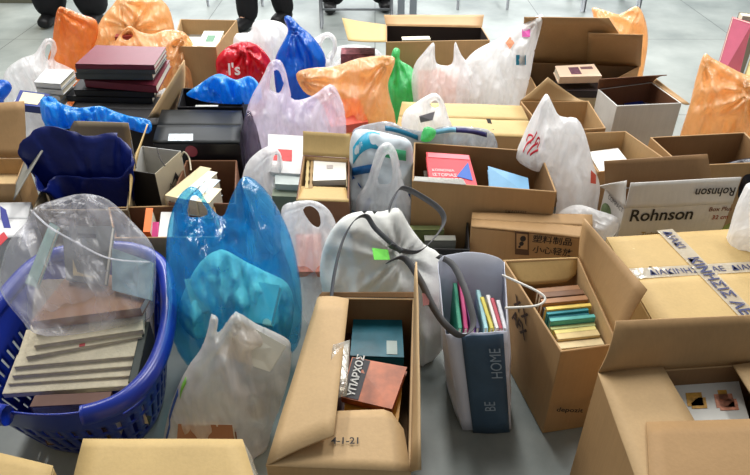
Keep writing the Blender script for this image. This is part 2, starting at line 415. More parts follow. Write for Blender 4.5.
b = book('teal paperback with a pale emblem near its lower corner', q, .03, TEAL, G1, deco=[(.68, .88, .05, .28, mat((190, 205, 200), .6), 'emblem')])
text(b.children[0], 'ΙΣΤΟΡΙΑ', lerp(q[3], q[0], .3)+(q[1]-q[0])*.12, q[1]-q[0], q[3]-q[0], .017, mat((120, 170, 180), .6))
q = [W(341, 397, .265), W(392, 409, .265), W(407, 367, .275), W(352, 357, .28)]
b = book('orange paperback with a dark title band, lying tilted over another', q, .02, ORG, G1, deco=[(.02, .34, .02, .98, DK, 'title_band')])
text(b.children[0], 'ΥΠΑΡΧΟΣ', lerp(q[0], q[1], .25)+Vector((0, 0, .0025))+(q[3]-q[0])*.05, q[3]-q[0], q[0]-q[1], .024, mat((235, 235, 230), .6), bold=.03)
q = [W(343, 424, .235), W(398, 424, .235), W(402, 388, .24), W(346, 386, .24)]
book('yellow and orange paperback partly under the book with the dark title band', q, .02, YO, G1)
q = [W(318, 440, .2), W(396, 440, .2), W(399, 330, .2), W(330, 330, .2)]
book('dark reddish book at the bottom of the box with the date stamp', q, .17, mat((96, 50, 44), .5, .3, 20), G1)
# bottom right box
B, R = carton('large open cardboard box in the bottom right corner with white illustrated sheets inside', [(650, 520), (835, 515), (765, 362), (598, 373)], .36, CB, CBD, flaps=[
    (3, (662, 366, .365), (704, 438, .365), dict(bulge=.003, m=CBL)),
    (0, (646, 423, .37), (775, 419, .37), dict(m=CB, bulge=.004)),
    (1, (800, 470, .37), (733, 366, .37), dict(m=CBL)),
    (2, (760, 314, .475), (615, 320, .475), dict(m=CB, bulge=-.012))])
q = [W(672, 438, .31), W(754, 436, .31), W(735, 368, .31), W(664, 372, .31)]
GD = mat((214, 160, 70), .5, .3, 60); PK = mat((222, 150, 120), .5, .35, 70); OL = mat((140, 112, 40), .6, .4, 90)
book('white illustrated album with orange pictures in the bottom right box', q, .2, mat((226, 224, 216), .45, .04), None,
     deco=[(.25, .46, .44, .64, GD, 'picture'), (.3, .5, .40, .56, GD, 'picture'), (.62, .86, .4, .6, PK, 'picture'), (.66, .9, .36, .52, PK, 'picture'), (.68, .8, .5, .66, GD, 'picture'), (.0, 1, .9, 1, OL, 'picture')])
# box of exercise books
B, R = carton('tall open cardboard box packed with coloured books beside the grey paper bag', [(561, 352), (619, 344), (579, 257), (503, 260)], .30, CB, CBL, flaps=[
    (1, (648, 290, .42), (585, 219, .44), dict(bulge=-.006, m=CB)),
    (2, (574, 282, .245), (518, 286, .245), dict(m=CBY, bulge=0, cut=(.3, .3)))], taper=.0)
Pb = W(561, 352, .30); text(B, 'depozit', WY(556, 411, Pb.y-.002), (1, -.05, 0), (0, 0, 1), .022, INK, bold=.02)
u3 = (R[0]-R[3]).normalized(); nside = Vector((u3.y, -u3.x, 0))*-1
for k, s in enumerate(('X X', 'AFX')):
    text(B, s, lerp(R[3], R[0], .3)+Vector((-.002, 0, -.07-.05*k)), u3, (0, 0, 1), .05, mat((70, 50, 38), .7), bold=.03)
cols = [((150, 105, 66), .022), ((120, 82, 52), .02), ((168, 120, 80), .018), ((84, 88, 96), .014), ((226, 196, 92), .012), ((60, 150, 160), .01), ((30, 112, 124), .014), ((90, 176, 168), .012), ((206, 214, 150), .012), ((236, 222, 140), .014), ((214, 190, 134), .02), ((226, 206, 160), .022)]
names = ['brown book nearest the folded back flap', 'dark brown book second from the back flap', 'tan book third from the back flap', 'dark grey book in the middle', 'mustard yellow book just in front of the grey one', 'light teal thin book', 'dark teal book', 'aqua book in front of the dark teal one', 'pale green thin book', 'lemon yellow book', 'sand coloured book second from the front', 'cream book at the very front']
p0 = W(537, 286, .27); pe = W(561, 347, .262); L = (pe-p0); tot = sum(c[1] for c in cols); sc_ = L.length/tot*.98; acc = 0
for (c, t), nm in zip(cols, names):
    A = p0+L*(acc/tot); acc += t
    A = A+Vector((random.uniform(-.004, .004), 0, random.uniform(-.012, .008)))
    tt_ = (A.y-R[1].y)/(R[2].y-R[1].y); wid = lerp(R[1], R[2], tt_).x-A.x-.012-.012*random.random(); Bp = A+Vector((wid, .012, .004))
    standing(nm+' in the tall box', A, Bp, .21, t*sc_*.92, mat(c, .5, .12, 30), lean=0.0, group='books standing in the tall box')
# BE HOME bag
def behome():
    FLt, FRt = W(446, 334, .315), W(507, 331, .315); BRt, BLt = W(504, 262, .37), W(438, 262, .37)
    FLb, FRb = W(463, 430, .003), W(511, 429, .003); BRb, BLb = W(500, 378, .003), W(446, 380, .003)
    r = thing('paper_carrier_bag', 'grey and white paper carrier bag with pale writing, full of thin coloured books', 'bag', (FLb+FRb+BRb+BLb)/4, 'shopping bags')
    wm = mat((220, 223, 236), .45, .04, 8, .15, 20); gm = mat((62, 86, 108), .4, .12, 14, .2, 30)
    def face(a, b, c, d, nm, mm, bulge=.0, n=8):
        V = []; Fc = []; nn = (b-a).cross(d-a).normalized()
        for j in range(n+1):
            for i in range(n+1):
                s, t = i/n, j/n; p = lerp(lerp(a, b, s), lerp(d, c, s), t)+nn*(bulge*math.sin(math.pi*s)*math.sin(math.pi*(.15+.8*t))+.003*noise.noise(Vector((s*5, t*7, bulge*100))))
                V.append(p)
        for j in range(n):
            for i in range(n): k = j*(n+1)+i; Fc.append([k, k+1, k+n+2, k+n+1])
        return mk(nm, V, Fc, mm, r, True, .0015)
    e = .012
    s1b, s1t = lerp(FLb, FRb, .2), lerp(FLt, FRt, .24); s2b, s2t = lerp(FLb, FRb, .96), lerp(FLt, FRt, .93)
    body = face(FLb, FRb, FRt, FLt, 'front_panel', wm, .008)
    gp = face(s1b+Vector((0, -.009, 0)), s2b+Vector((0, -.009, 0)), s2t+Vector((0, -.009, 0)), s1t+Vector((0, -.009, 0)), 'printed_panel', gm, .0085)
    face(FRb, BRb, BRt, FRt, 'side_panel', wm, .012); face(BLb, FLb, FLt, BLt, 'side_panel', wm, .012)
    # back panel rises to rounded top
    top = crom([BLt, lerp(BLt, BRt, .1)+Vector((0, .01, .012)), lerp(BLt, BRt, .5)+Vector((0, .015, .022)), lerp(BLt, BRt, .85)+Vector((0, .01, .012)), BRt], False, 4)
    bot = [lerp(BLb, BRb, i/(len(top)-1)) for i in range(len(top))]; V = []; Fc = []; n = len(top)
    for j in range(7):
        for i in range(n): V.append(lerp(bot[i], top[i], j/6)+Vector((0, .004*noise.noise(Vector((i*.4, j*.5, 3))), 0)))
    for j in range(6):
        for i in range(n-1): k = j*n+i; Fc.append([k, k+1, k+n+1, k+n])
    mk('back_panel', V, Fc, wm, r, True, .0015)
    v, f = prism([FLb, FRb, BRb, BLb], (0, 0, 1), .003); mk('base', v, f, wm, r)
    u = (s2b-s1b).normalized(); up = (s1t-s1b).normalized(); TX = mat((150, 168, 184), .5)
    # lettering runs up the panel
    text(gp, 'BE', lerp(lerp(s1b, s2b, .66), lerp(s1t, s2t, .66), .26)+Vector((0, -.018, 0)), up, -u, .04, TX, xs=.8)
    text(gp, 'HOME', lerp(lerp(s1b, s2b, .9), lerp(s1t, s2t, .9), .6)+Vector((0, -.02, 0)), up, -u, .04, TX, xs=.85)
    CM = mat((228, 226, 218), .8)
    tube([W(502, 275, .36), W(520, 283, .36), W(540, 293, .36), W(545, 300, .355), W(535, 306, .35), W(505, 308, .345)], .003, CM, 'handle', r)
    cols = [((38, 142, 110), 'green', 453, 458, 283), ((196, 60, 120), 'magenta', 458, 464, 278), ((150, 88, 168), 'purple', 463, 471, 288), ((60, 60, 92), 'dark blue', 468, 476, 300),
            ((170, 216, 220), 'pale aqua', 476, 484, 290), ((228, 212, 90), 'yellow', 480, 490, 297), ((235, 230, 225), 'white', 486, 495, 295), ((190, 74, 90), 'crimson', 490, 499, 298), ((236, 234, 236), 'off-white', 496, 503, 300)]
    for i, (c, nm, xb, xf, yb) in enumerate(cols):
        A = W(xf, 328, .305); Bp = W(xb, yb, .32)
        standing(nm+' thin book standing in the grey paper bag', A, Bp, .24, .0105, mat(c, .45, .1, 30), group='thin books in the grey paper bag', spine_up=True)
behome()
# ---- white bag low in front of the big blue one
white_low = puff('plastic_bag', 'crumpled whitish carrier bag between the blue basket and the date stamped box',
    [(158, 480), (163, 440), (170, 410), (184, 375), (200, 350), (207, 330), (211, 314), (218, 318), (216, 335), (224, 326), (236, 312), (256, 324), (282, 336), (291, 345), (290, 370), (282, 400), (270, 435), (262, 480)],
    (215, 455, .0), 14, .075, plastic((246, 238, 232), .62, (252, 248, 244), .3, .5, .7, 9), gathers=[(212, 316), (236, 314)], group=WH, crease=.016)
PRINTS = [[(178, 392), (173, 406), (169, 420)], [(186, 380), (182, 388), (180, 396)], [(170, 424), (166, 440)]]
# contents
book('brown covered book low inside the whitish carrier bag beside the basket', [W(176, 452, .10), W(236, 452, .10), W(232, 425, .15), W(178, 424, .15)], .03, mat((150, 104, 76), .6, .1))
book('off-white booklet poking out of the whitish carrier bag beside the basket', [W(216, 354, .28), W(270, 372, .25), W(286, 346, .30), W(237, 319, .34)], .006, mat((214, 212, 198), .5, .05))
# ---- blue basket
def basket():
    Z = .27
    rimpx = [(-30, 345), (-42, 385), (-20, 408), (18, 417), (62, 418), (100, 411), (130, 396), (154, 368), (167, 330), (168, 290), (160, 264), (132, 250), (85, 250), (40, 262), (5, 296)]
    rim = [W(x, y, Z) for x, y in rimpx]; c = sum(rim, Vector())/len(rim)
    r = thing('laundry_basket', 'bright blue plastic laundry basket full of cream books', 'basket', (c.x, c.y, .003))
    bm_ = mat((14, 44, 150), .28, .05, 5, 0, 60, .6); bd = mat((12, 34, 118), .35, .05)
    def sc(k, z): return [Vector((c.x+(p.x-c.x)*k, c.y+.35*(1-k)*.3+(p.y-c.y)*k, z)) for p in rim]
    def hole(a, t):
        row = int(t*24+.01); col = int(a*144+.01)
        if 8 < row < 21 and col % 3 == 0 and row % 6 not in (0,): return True
        if .305 < a < .345 and t < .28: return True
        return False
    loft('basket_wall', [sc(.97, Z), sc(.86, .14), sc(.72, .01)], bm_, r, n=144, cap=True, thick=.004, sub=12, drop=lambda a, t: hole(a, t))
    full = crom(rim, True, 8); n = len(full)
    # the rolled rim leaves a handhold at the front
    i0 = 4*8+4; seg = [full[(i0+k) % n] for k in range(n-14+1)]
    tube(seg[::2], .021, bm_, 'rim', r, seg=10, sub=2, flat=1.2)
basket()
GBK = 'cream books packed in the blue basket'
CR = mat((218, 206, 176), .7, .1, 40, .2, 90)
rows = [(2, 394, 128, 386, .20, 0), (8, 384, 131, 376, .21, 1), (12, 376, 135, 366, .222, 2), (14, 367, 137, 356, .235, 3), (26, 357, 142, 337, .25, 4), (34, 346, 143, 330, .265, 5)]
nm = ['nearest cream book in the basket, beside the handhold', 'second cream book from the basket handhold', 'third cream book from the basket handhold', 'fourth cream book from the basket handhold', 'tilted cream book with a small red mark', 'cream book with faint pattern, half under the clear bag']
for i, (x0, y0, x1, y1, z, k) in enumerate(rows):
    A, Bp = W(x0, y0, z), W(x1, y1, z); u = (Bp-A).normalized(); w = Vector((-u.y, u.x, .15)).normalized()
    q = [A, Bp, Bp+w*.115, A+w*.115]
    b = book(nm[i], q, .017, CR, GBK, deco=[(.45, .5, .02, .1, mat((190, 80, 80), .6), 'stamp')] if i == 4 else None, pages=PAGES)
standing('brown covered book upright behind the handhold at the front of the blue basket', W(30, 406, .215), W(108, 402, .215), .14, -.03, mat((104, 72, 58), .6, .1), group=GBK)
standing('dark grey book upright along the right wall of the blue basket', W(128, 382, .23), W(142, 322, .25), .16, .02, mat((70, 76, 70), .6, .1), group=GBK)
q = [W(60, 330, .275), W(150, 318, .275), W(150, 262, .275), W(50, 262, .275)]
book('large grey bordered book standing under the clear bag in the basket', [W(30, 335, .25), W(146, 325, .25), W(146, 275, .25), W(36, 280, .25)], .12, mat((104, 92, 74), .6, .2), GBK)
b = book('thick brown covered album inside the clear bag on the basket', [W(30, 322, .31), W(140, 308, .31), W(150, 290, .31), W(78, 262, .33)], .03, mat((134, 92, 52), .55, .12), None, hard=True)
q = [W(25, 283, .335), W(36, 287, .33), W(58, 226, .42), W(50, 222, .42)]
book('narrow pale green framed panel leaning in the clear bag', q, .015, mat((140, 168, 158), .5, .05), None, name='framed_panel', cat='frame')
q = [W(66, 280, .335), W(104, 285, .335), W(112, 226, .43), W(62, 226, .43)]
b = book('grey covered book with a dark title leaning in the clear bag', q, .02, mat((96, 98, 92), .5, .3, 12), None, deco=[(.15, .7, .78, .86, INK, 'title_band'), (.2, .8, .1, .5, mat((190, 168, 118), .5, .3, 30), 'picture')])
q = [W(112, 290, .33), W(150, 300, .32), W(152, 262, .38), W(112, 248, .40)]
book('pale blue photo covered book at the right inside the clear bag', q, .015, mat((150, 172, 176), .4, .35, 14), None)
puff('clear_plastic_bag', 'clear plastic bag of books and frames resting on the blue basket',
    [(2, 262), (10, 240), (28, 220), (34, 208), (55, 200), (82, 194), (108, 200), (132, 222), (152, 245), (156, 262), (154, 290), (148, 312), (110, 322), (44, 332), (20, 318), (0, 290)],
    (80, 328, .30), 40, .055, clear_f, R=.05, zmin=.25, gathers=[(32, 212), (84, 198)], crease=.012, h=.006)
tube([W(31, 210, .45), W(48, 226, .44), W(72, 240, .42), W(108, 258, .40), W(150, 262, .38)], .003, white_f, 'fold', bpy.data.objects['clear_plastic_bag'], flat=.5)
# ---- big blue carrier bag
blue_big = puff('plastic_bag', 'big translucent bright blue carrier bag with two handles, right of the basket',
    [(166, 262), (168, 228), (176, 202), (188, 188), (199, 190), (208, 204), (222, 217), (230, 200), (240, 180), (249, 177), (262, 186), (276, 205), (290, 235), (299, 272), (302, 310), (297, 345), (270, 372), (236, 382), (200, 374), (178, 352), (168, 310)],
    (236, 382, .0), 14, .115, blue_f, R=.13, holes=[[(188, 216), (190, 200), (196, 195), (203, 204), (208, 214), (198, 219)]], gathers=[(194, 188), (246, 178)], group=BL_, crease=.018, h=.0065)
GBL = 'pale packs showing through the big blue bag'
puff('plastic_bag', 'crumpled mint white inner bag showing through the big blue bag', [(178, 318), (184, 290), (200, 262), (222, 250), (246, 262), (266, 272), (288, 284), (294, 310), (286, 338), (264, 352), (236, 346), (210, 336), (192, 336)], (236, 374, .0), 16, .07, mat((222, 252, 238), .5, .12, 9, .9, 22), crease=.034, group=GBL, freq=1.5)
for i, (x, y, z, w, d, rot, c, l) in enumerate([(208, 292, .28, .10, .10, 25, (225, 235, 215), 'pale mint book at the left inside the big blue bag'), (256, 302, .25, .11, .11, -14, (200, 250, 240), 'aqua book at the right inside the big blue bag')]):
    bookp(l, x, y, z, w, d, .03, mat(c, .6, .1), rot=rot, tilt=40, group=GBL)
bpy.context.view_layer.update()
# ---- fabric tote
tote_m = mat((236, 236, 230), .8, .05, 7, .3, 30); STR = mat((92, 92, 94), .8, .1)
tote = puff('tote_bag', 'pale grey fabric tote bag with long dark grey straps, behind the date stamped box',
    [(334, 320), (322, 290), (320, 262), (328, 236), (342, 218), (360, 212), (382, 212), (398, 208), (410, 226), (424, 244), (440, 255), (452, 285), (456, 315), (448, 340), (434, 360), (420, 368), (404, 350), (380, 335), (352, 330)],
    (395, 360, .0), 16, .07, tote_m, R=.1, gathers=[(400, 250)], group='shopping bags', crease=.010)
def pth(L): return [W(*p) for p in L]
ribbon(pth([(331, 300, .33), (335, 270, .36), (343, 240, .40), (354, 221, .44), (366, 216, .45), (375, 228, .43), (390, 242, .42), (402, 252, .41)]), .018, STR, 'strap', tote, (.5, -.3, .8))
ribbon(pth([(385, 235, .40), (388, 212, .44), (396, 193, .47), (404, 188, .48), (424, 198, .46), (440, 210, .44), (444, 222, .42), (436, 236, .41), (420, 251, .40), (404, 251, .40), (390, 245, .42)]), .02, STR, 'strap', tote, (.5, -.3, .8))
ribbon(pth([(388, 262, .40), (404, 258, .41), (420, 280, .39), (432, 305, .37), (446, 325, .36), (462, 336, .345), (473, 326, .35), (470, 305, .37), (462, 282, .38), (452, 264, .38), (438, 256, .37)]), .02, STR, 'strap', tote, (.6, -.2, .75))
mk('logo_patch', *prism([W(372, 248, .40), W(388, 250, .40), W(390, 260, .39), W(374, 260, .39)], (0, -.5, .8), .002), mat((110, 220, 70), .6), tote)
mk('tag', *prism([W(422, 293, .375), W(430, 295, .375), W(429, 305, .37), (W(423, 306, .37))], (0, -.5, .8), .002), mat((120, 50, 40), .6), tote)
# ---- pinkish white handle bag
pk = puff('plastic_bag', 'small white carrier bag of pink ribbed items left of the grey tote', [(281, 222), (283, 206), (300, 201), (318, 202), (332, 214), (338, 235), (336, 258), (326, 280), (312, 292), (298, 285), (288, 262), (281, 242)],
    (312, 300, .12), 16, .05, white_f, R=.06, holes=[[(303, 210), (311, 206), (319, 213), (320, 226), (312, 224)]], gathers=[(312, 204)], group=WH, crease=.01)
q = [W(297, 272, .25), W(322, 272, .25), W(321, 234, .30), W(296, 234, .30)]
book('pink ribbed notebook inside the small white bag left of the tote', q, .03, mat((226, 150, 130), .7, .2, 60), None, name='notebook')
# ================================================================ middle row
# chinese box
B, R = carton('narrow closed cardboard box with Chinese lettering and a foot symbol', [(471, 228), (592, 240), (592, 216), (472, 214)], .27, CB, closed=CB, group=GC)
u = (R[1]-R[0]).normalized(); nrm = Vector((u.y, -u.x, 0))
def onface(px, py, R=R, off=.001):
    d = ray(px, py); n = Vector(((R[1]-R[0]).y, -(R[1]-R[0]).x, 0)).normalized(); t = (R[0]-CAM).dot(n)/d.dot(n); return CAM+d*t+n*off
text(B, '塑料制品', onface(532, 241), u, (0, 0, 1), .03, INK, bold=.01)
text(B, '小心轻放', onface(532, 251.5), u, (0, 0, 1), .03, INK, bold=.01)
sheetquad(B, 'symbol_panel', [onface(515, 254), onface(529, 255), onface(529, 232), onface(515, 231)], mat((90, 66, 48), .8), .0005)
sheetquad(B, 'symbol_panel', [onface(516.5, 248, off=.002), onface(527.5, 249, off=.002), onface(527.5, 234, off=.002), onface(516.5, 233, off=.002)], mat((176, 140, 96), .8), .0005)
for (a, b, rr) in [(523, 238, .009), (521.5, 243, .007), (519.5, 246, .004)]:
    c = onface(a, b, off=.004); v = [c+u*math.cos(i*.628)*rr+Vector((0, 0, 1))*math.sin(i*.628)*rr*1.2 for i in range(10)]
    mk('foot_symbol', *prism(v, nrm, .0005), INK, B)
# red book box
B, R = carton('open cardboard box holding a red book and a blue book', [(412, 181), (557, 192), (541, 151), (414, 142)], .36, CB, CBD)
RB = R; mk('torn_edge', *prism([lerp(RB[0], RB[1], .01)+Vector((0, -.001, .001)), lerp(RB[0], RB[1], .38)+Vector((0, -.001, .001)), lerp(RB[0], RB[1], .36)+Vector((0, .012, .012)), lerp(RB[0], RB[1], .02)+Vector((0, .012, .009))], (0, 0, 1), .002), PAGEW, B)
text(B, 'ΕΚΔΟΣΕΙΣ', onface(505, 212, RB), RB[1]-RB[0], (0, 0, 1), .014, mat((105, 72, 48), .8))
q = [W(430, 186, .32), W(478, 188, .32), W(469, 155, .345), W(426, 152, .345)]
G2 = 'books in the box in the middle'
b = book('bright red and pink paperback with a blue triangle, in the middle box', q, .025, mat((222, 62, 74), .45, .06), G2, deco=[(.04, .98, .84, .98, mat((238, 130, 140), .5), 'title_band')])
def bq(s, t): return lerp(lerp(q[0], q[1], s), lerp(q[3], q[2], s), t)+qn(q)*.0012
mk('triangle', *prism([bq(.6, .3), bq(.93, .2), bq(.93, .75)], qn(q), .0006), mat((36, 92, 180), .5), b.children[0])
for k, s in enumerate(['ΚΟΙΝΩΝΙΑ', 'ΙΣΤΟΡΙΑΣ', 'ΣΠΟΥΔΕΣ']): text(b.children[0], s, bq(.08, .42-.14*k), q[1]-q[0], q[3]-q[0], .018+.003*k, mat((240, 230, 230), .6), xs=.85)
q = [W(490, 191, .31), W(530, 196, .31), W(528, 178, .32), W(488, 166, .34)]
book('pale blue book lying in the right half of the middle box', q, .02, mat((120, 170, 206), .5, .06), G2)
bookp('grey book under the red paperback in the middle box', 450, 185, .27, .17, .2, .2, mat((120, 110, 100), .6), group=G2)
# box with white book (centre)
B, R = carton('small open cardboard box with one flap up holding a white book', [(296, 200), (349, 202), (350, 158), (303, 155)], .36, CBR, CBL, flaps=[
    (2, (350, 134, .43), (303, 131, .43), dict(m=CBY)), (0, (299, 186, .34), (346, 188, .34), dict(m=CBY, bulge=0))])
G3 = 'books in the small box in the centre'
book('white covered book lying on top in the small centre box', [W(313, 181, .345), W(346, 180, .345), W(346, 155, .345), W(314, 157, .345)], .02, mat((240, 236, 226), .5, .02), G3, deco=[(.4, .6, .45, .6, mat((190, 180, 175), .6), 'emblem')])
book('cream book under the white book in the small centre box', [W(311, 187, .31), W(347, 187, .31), W(347, 158, .31), W(312, 158, .31)], .04, mat((206, 186, 140), .6, .1), G3)
for i, (x, c) in enumerate([(305, (200, 176, 120)), (309, (160, 130, 84))]):
    standing(['sand coloured book standing at the left wall', 'brown book standing beside the sand coloured one'][i]+' of the small centre box', W(x, 188, .345), W(x+1.5, 160, .345), .22, .011, mat(c, .6), group=G3)
# Rohnson box
ROHN = board((206, 202, 196), 'white_board')
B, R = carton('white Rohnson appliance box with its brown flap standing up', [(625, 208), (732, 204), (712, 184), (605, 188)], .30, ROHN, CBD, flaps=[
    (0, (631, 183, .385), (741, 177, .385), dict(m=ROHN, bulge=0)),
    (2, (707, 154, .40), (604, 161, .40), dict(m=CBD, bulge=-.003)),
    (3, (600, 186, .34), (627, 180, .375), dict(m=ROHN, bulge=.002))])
u = (R[1]-R[0]).normalized()
BK = mat((40, 36, 36), .5, key='ink')
text(B, 'Rohnson', onface(628, 221, R), u, (.08*0, 0, 1), .062, BK, bold=.018, xs=.95)
text(B, 'Box Plus', onface(708, 211, R), u, (0, 0, 1), .022, mat((120, 80, 60), .6), bold=.02)
text(B, '32 cm', onface(711, 219, R), u, (0, 0, 1), .022, mat((150, 70, 40), .6), bold=.02)
text(B, 'Twister', onface(640, 236, R), u, (0, 0, 1), .024, mat((150, 120, 40), .6), bold=.02)
fa, fb = W(631, 183, .385), W(741, 177, .385)
uf = (R[0]-R[1]).normalized(); vf = (lerp(R[0], R[1], .5)-lerp(fa, fb, .5)).normalized()
def onflap(px, py, off=.003):
    n = (R[1]-R[0]).cross(fa-R[0]).normalized(); n = n if n.y < 0 else -n; d = ray(px, py); t = (R[0]-CAM).dot(n)/d.dot(n); return CAM+d*t+n*off
text(B, 'Rohnson', onflap(736, 187), uf, vf, .040, BK, bold=.018, xs=.92)
# pictures on the end of the box
L0, L1 = R[3], R[0]; un = (L1-L0).normalized(); ln = Vector((un.y, -un.x, 0))
if ln.x > 0: ln = -ln
text(B, 'COMPACT', lerp(L0, L1, .25)+ln*.002+Vector((0, 0, -.02)), un, (0, 0, 1), .024, BK, xs=.8)
for (s, dz, rr, c) in [(.3, -.07, .03, (110, 130, 90)), (.62, -.12, .035, (50, 48, 52))]:
    cc = lerp(L0, L1, s)+Vector((0, 0, dz))+ln*.0015; v = [cc+un*math.cos(i*.4189)*rr+Vector((0, 0, 1))*math.sin(i*.4189)*rr for i in range(15)]
    mk('picture', *prism(v, ln, .0006), mat(c, .5, .3, 40), B)
v = [onface(x, y, R, .002) for x, y in [(715, 236), (733, 236), (733, 221), (725, 225)]]; mk('picture', *prism(v, Vector((0, -1, 0)), .0006), mat((120, 136, 66), .5, .4, 30), B)
# taped box
B, R = carton('large closed cardboard box sealed with printed white tape, right of the tall book box', [(668, 352), (885, 345), (800, 226), (606, 239)], .30, CBY, closed=CBY, group=GC, split=.62)
tapem = plastic((232, 224, 206), .55, (250, 246, 236), .15, .3, .2); NAVY = mat((36, 44, 96), .5, key='blue_ink')
def strip(a, b, w, nm='tape'):
    a, b = Vector(a), Vector(b); u = (b-a).normalized(); s = Vector((-u.y, u.x, 0)); up = Vector((0, 0, .0075))
    v, f = prism([a-s*w/2+up, b-s*w/2+up, b+s*w/2+up, a+s*w/2+up], (0, 0, 1), .0008); return mk(nm, v, f, tapem, B), u, s
z_ = .30
t1, u1, s1 = strip(lerp(R[0], R[3], .62), lerp(R[1], R[2], .62)+Vector((-.02, 0, 0)), .044)
text(t1, 'ΔΙΑΚΙΝΗΣΙΣ ΑΕ  ΔΙΑΚΙΝΗΣΙΣ ΑΕ', lerp(R[0], R[3], .62)+u1*.06-s1*.012+Vector((0, 0, .0083)), u1, s1, .03, NAVY, bold=.01)
a, b2 = W(664, 232, z_+.002), W(772, 343, z_+.002)
t2, u2, s2 = strip(a, b2, .05)
text(t2, 'ΔΙΑΚΙ', a+u2*.01-s2*.014+Vector((0, 0, .0095)), u2, s2, .034, NAVY, bold=.015)
text(t2, 'ΚΙΝΗΣΙΣ ΑΕ', a+u2*.14-s2*.016+Vector((0, 0, .0095)), u2, s2, .044, NAVY, bold=.02)
v, f = prism([W(630, 266, z_)+Vector((0, 0, .006)), W(650, 266, z_)+Vector((0, 0, .006)), W(655, 278, z_)+Vector((0, 0, .006)), W(638, 280, z_)+Vector((0, 0, .006))], (0, 0, 1), .001); mk('hand_hole', v, f, mat((28, 24, 22), .9), B)
v, f = prism([W(628, 261, z_)+Vector((0, 0, .0055)), W(660, 262, z_)+Vector((0, 0, .0055)), W(664, 284, z_)+Vector((0, 0, .0055)), W(638, 276, z_)+Vector((0, 0, .0055))], (0, 0, 1), .0004); mk('tape', v, f, tapem, B)
v, f = prism([W(624, 250, z_)+Vector((0, 0, .006)), W(633, 250, z_)+Vector((0, 0, .006)), W(646, 258, z_)+Vector((0, 0, .006)), W(636, 260, z_)+Vector((0, 0, .006))], (0, 0, 1), .0005); mk('sticker', v, f, mat((236, 224, 170), .4), B)
# box right behind Rohnson
B, R = carton('open cardboard box at the right edge below the orange bag', [(682, 166), (775, 162), (745, 132), (650, 137)], .34, CB, CBD)
bookp('small white book deep in the box at the right edge', 716, 170, .26, .09, .06, .12, mat((230, 226, 214), .6), rot=-8)
bag = puff('plastic_bag', 'shiny black bin bag at the right edge above the Rohnson box', [(704, 180), (712, 170), (730, 162), (760, 158), (790, 170), (790, 195), (745, 198), (715, 192)], (750, 200, .2), 35, .06, mat((26, 22, 30), .3, .1, 8, .8, 20), zmin=.16)
# white bag at right edge
puff('plastic_bag', 'white plastic bag cut off by the right edge beside the Rohnson box', [(729, 240), (733, 215), (742, 192), (752, 182), (790, 190), (800, 240), (770, 252), (740, 250)], (760, 262, .27), 12, .05, white_s, group=WH, zmin=.03)
mk('print', *prism([W(738, 212, .40), W(752, 196, .42), W(752, 222, .38)], (0, -.6, .7), .002), INK, bpy.data.objects['plastic_bag.004'] if 'plastic_bag.004' in bpy.data.objects else None) if False else None
# box with white papers
B, R = carton('open cardboard box of white papers right of the white bag with red print', [(598, 172), (672, 163), (626, 131), (570, 133)], .33, CB, CBL)
book('white ream of papers in the box behind the Rohnson box', [W(600, 172, .27), W(632, 166, .27), W(618, 148, .28), W(588, 152, .28)], .12, mat((232, 232, 226), .6, .03), None, name='paper_stack', cat='papers')
# white box
B, R = carton('open white cardboard box with a brown inside, below the tall box flaps', [(617, 106), (682, 103), (652, 82), (598, 89)], .34, CBW, CBR, flaps=[
    (2, (667, 76, .39), (600, 80, .39), dict(m=CBR, bulge=.01)), (1, (690, 104, .34), (656, 78, .36), dict(m=CB))])
G4 = 'items in the white box'
bookp('dark blue book inside the white box', 634, 103, .26, .09, .07, .1, mat((40, 60, 150), .5), rot=5, group=G4)
bookp('pale pink book beside the dark blue one in the white box', 655, 106, .25, .09, .07, .08, mat((214, 190, 200), .5), rot=-5, group=G4)
bookp('brown book at the back of the white box', 640, 92, .24, .2, .1, .1, mat((96, 60, 48), .6), rot=3, group=G4)
# box in front of it with grey thing
B, R = carton('open cardboard box the white bag with the red print stands in', [(545, 132), (606, 128), (589, 101), (520, 101)], .34, CB, CBL, flaps=[(2, (578, 99, .34), (548, 77, .44), dict(m=CBL))])
# tall flapped box
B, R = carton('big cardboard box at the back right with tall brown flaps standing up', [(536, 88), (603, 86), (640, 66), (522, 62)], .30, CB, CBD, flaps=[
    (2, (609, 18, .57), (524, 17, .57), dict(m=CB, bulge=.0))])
n = len(LOCB); a, b_ = lerp(R[2], R[3], .0), lerp(R[2], R[3], .45)
flap(B, a+Vector((0, -.008, 0)), b_+Vector((0, -.008, 0)), W(588, 33, .50)+Vector((0, 0, 0)), W(643, 35, .50), CB, .002)
q = [W(560, 77, .36), W(602, 76, .36), W(594, 64, .38), W(555, 66, .38)]
b = book('pale peach boxed game with dark flower print in the big back right box', q, .035, mat((236, 206, 178), .5, .05), None, deco=[(.3, .55, .2, .8, mat((110, 70, 84), .6, .4, 50), 'picture'), (.6, .9, .6, .8, mat((120, 84, 84), .6), 'lettering')])
bookp('dark book under the peach boxed item', 582, 86, .30, .22, .12, .03, mat((48, 40, 40), .5), rot=-2)
bookp('cream book lowest in the big back right box', 588, 91, .26, .24, .14, .05, mat((222, 206, 172), .5), rot=-2)
# closed middle box
B, R = carton('closed tan cardboard box behind the middle box, two lids with a dark gap', [(395, 135), (536, 138), (521, 107), (402, 103)], .34, CBL, closed=CBY, group=GC)
mk('gap', *prism([W(484, 112, .347), W(488, 112, .347), W(494, 130, .347), W(490, 130, .347)], (0, 0, 1), .0005), mat((30, 24, 20), .9), B)
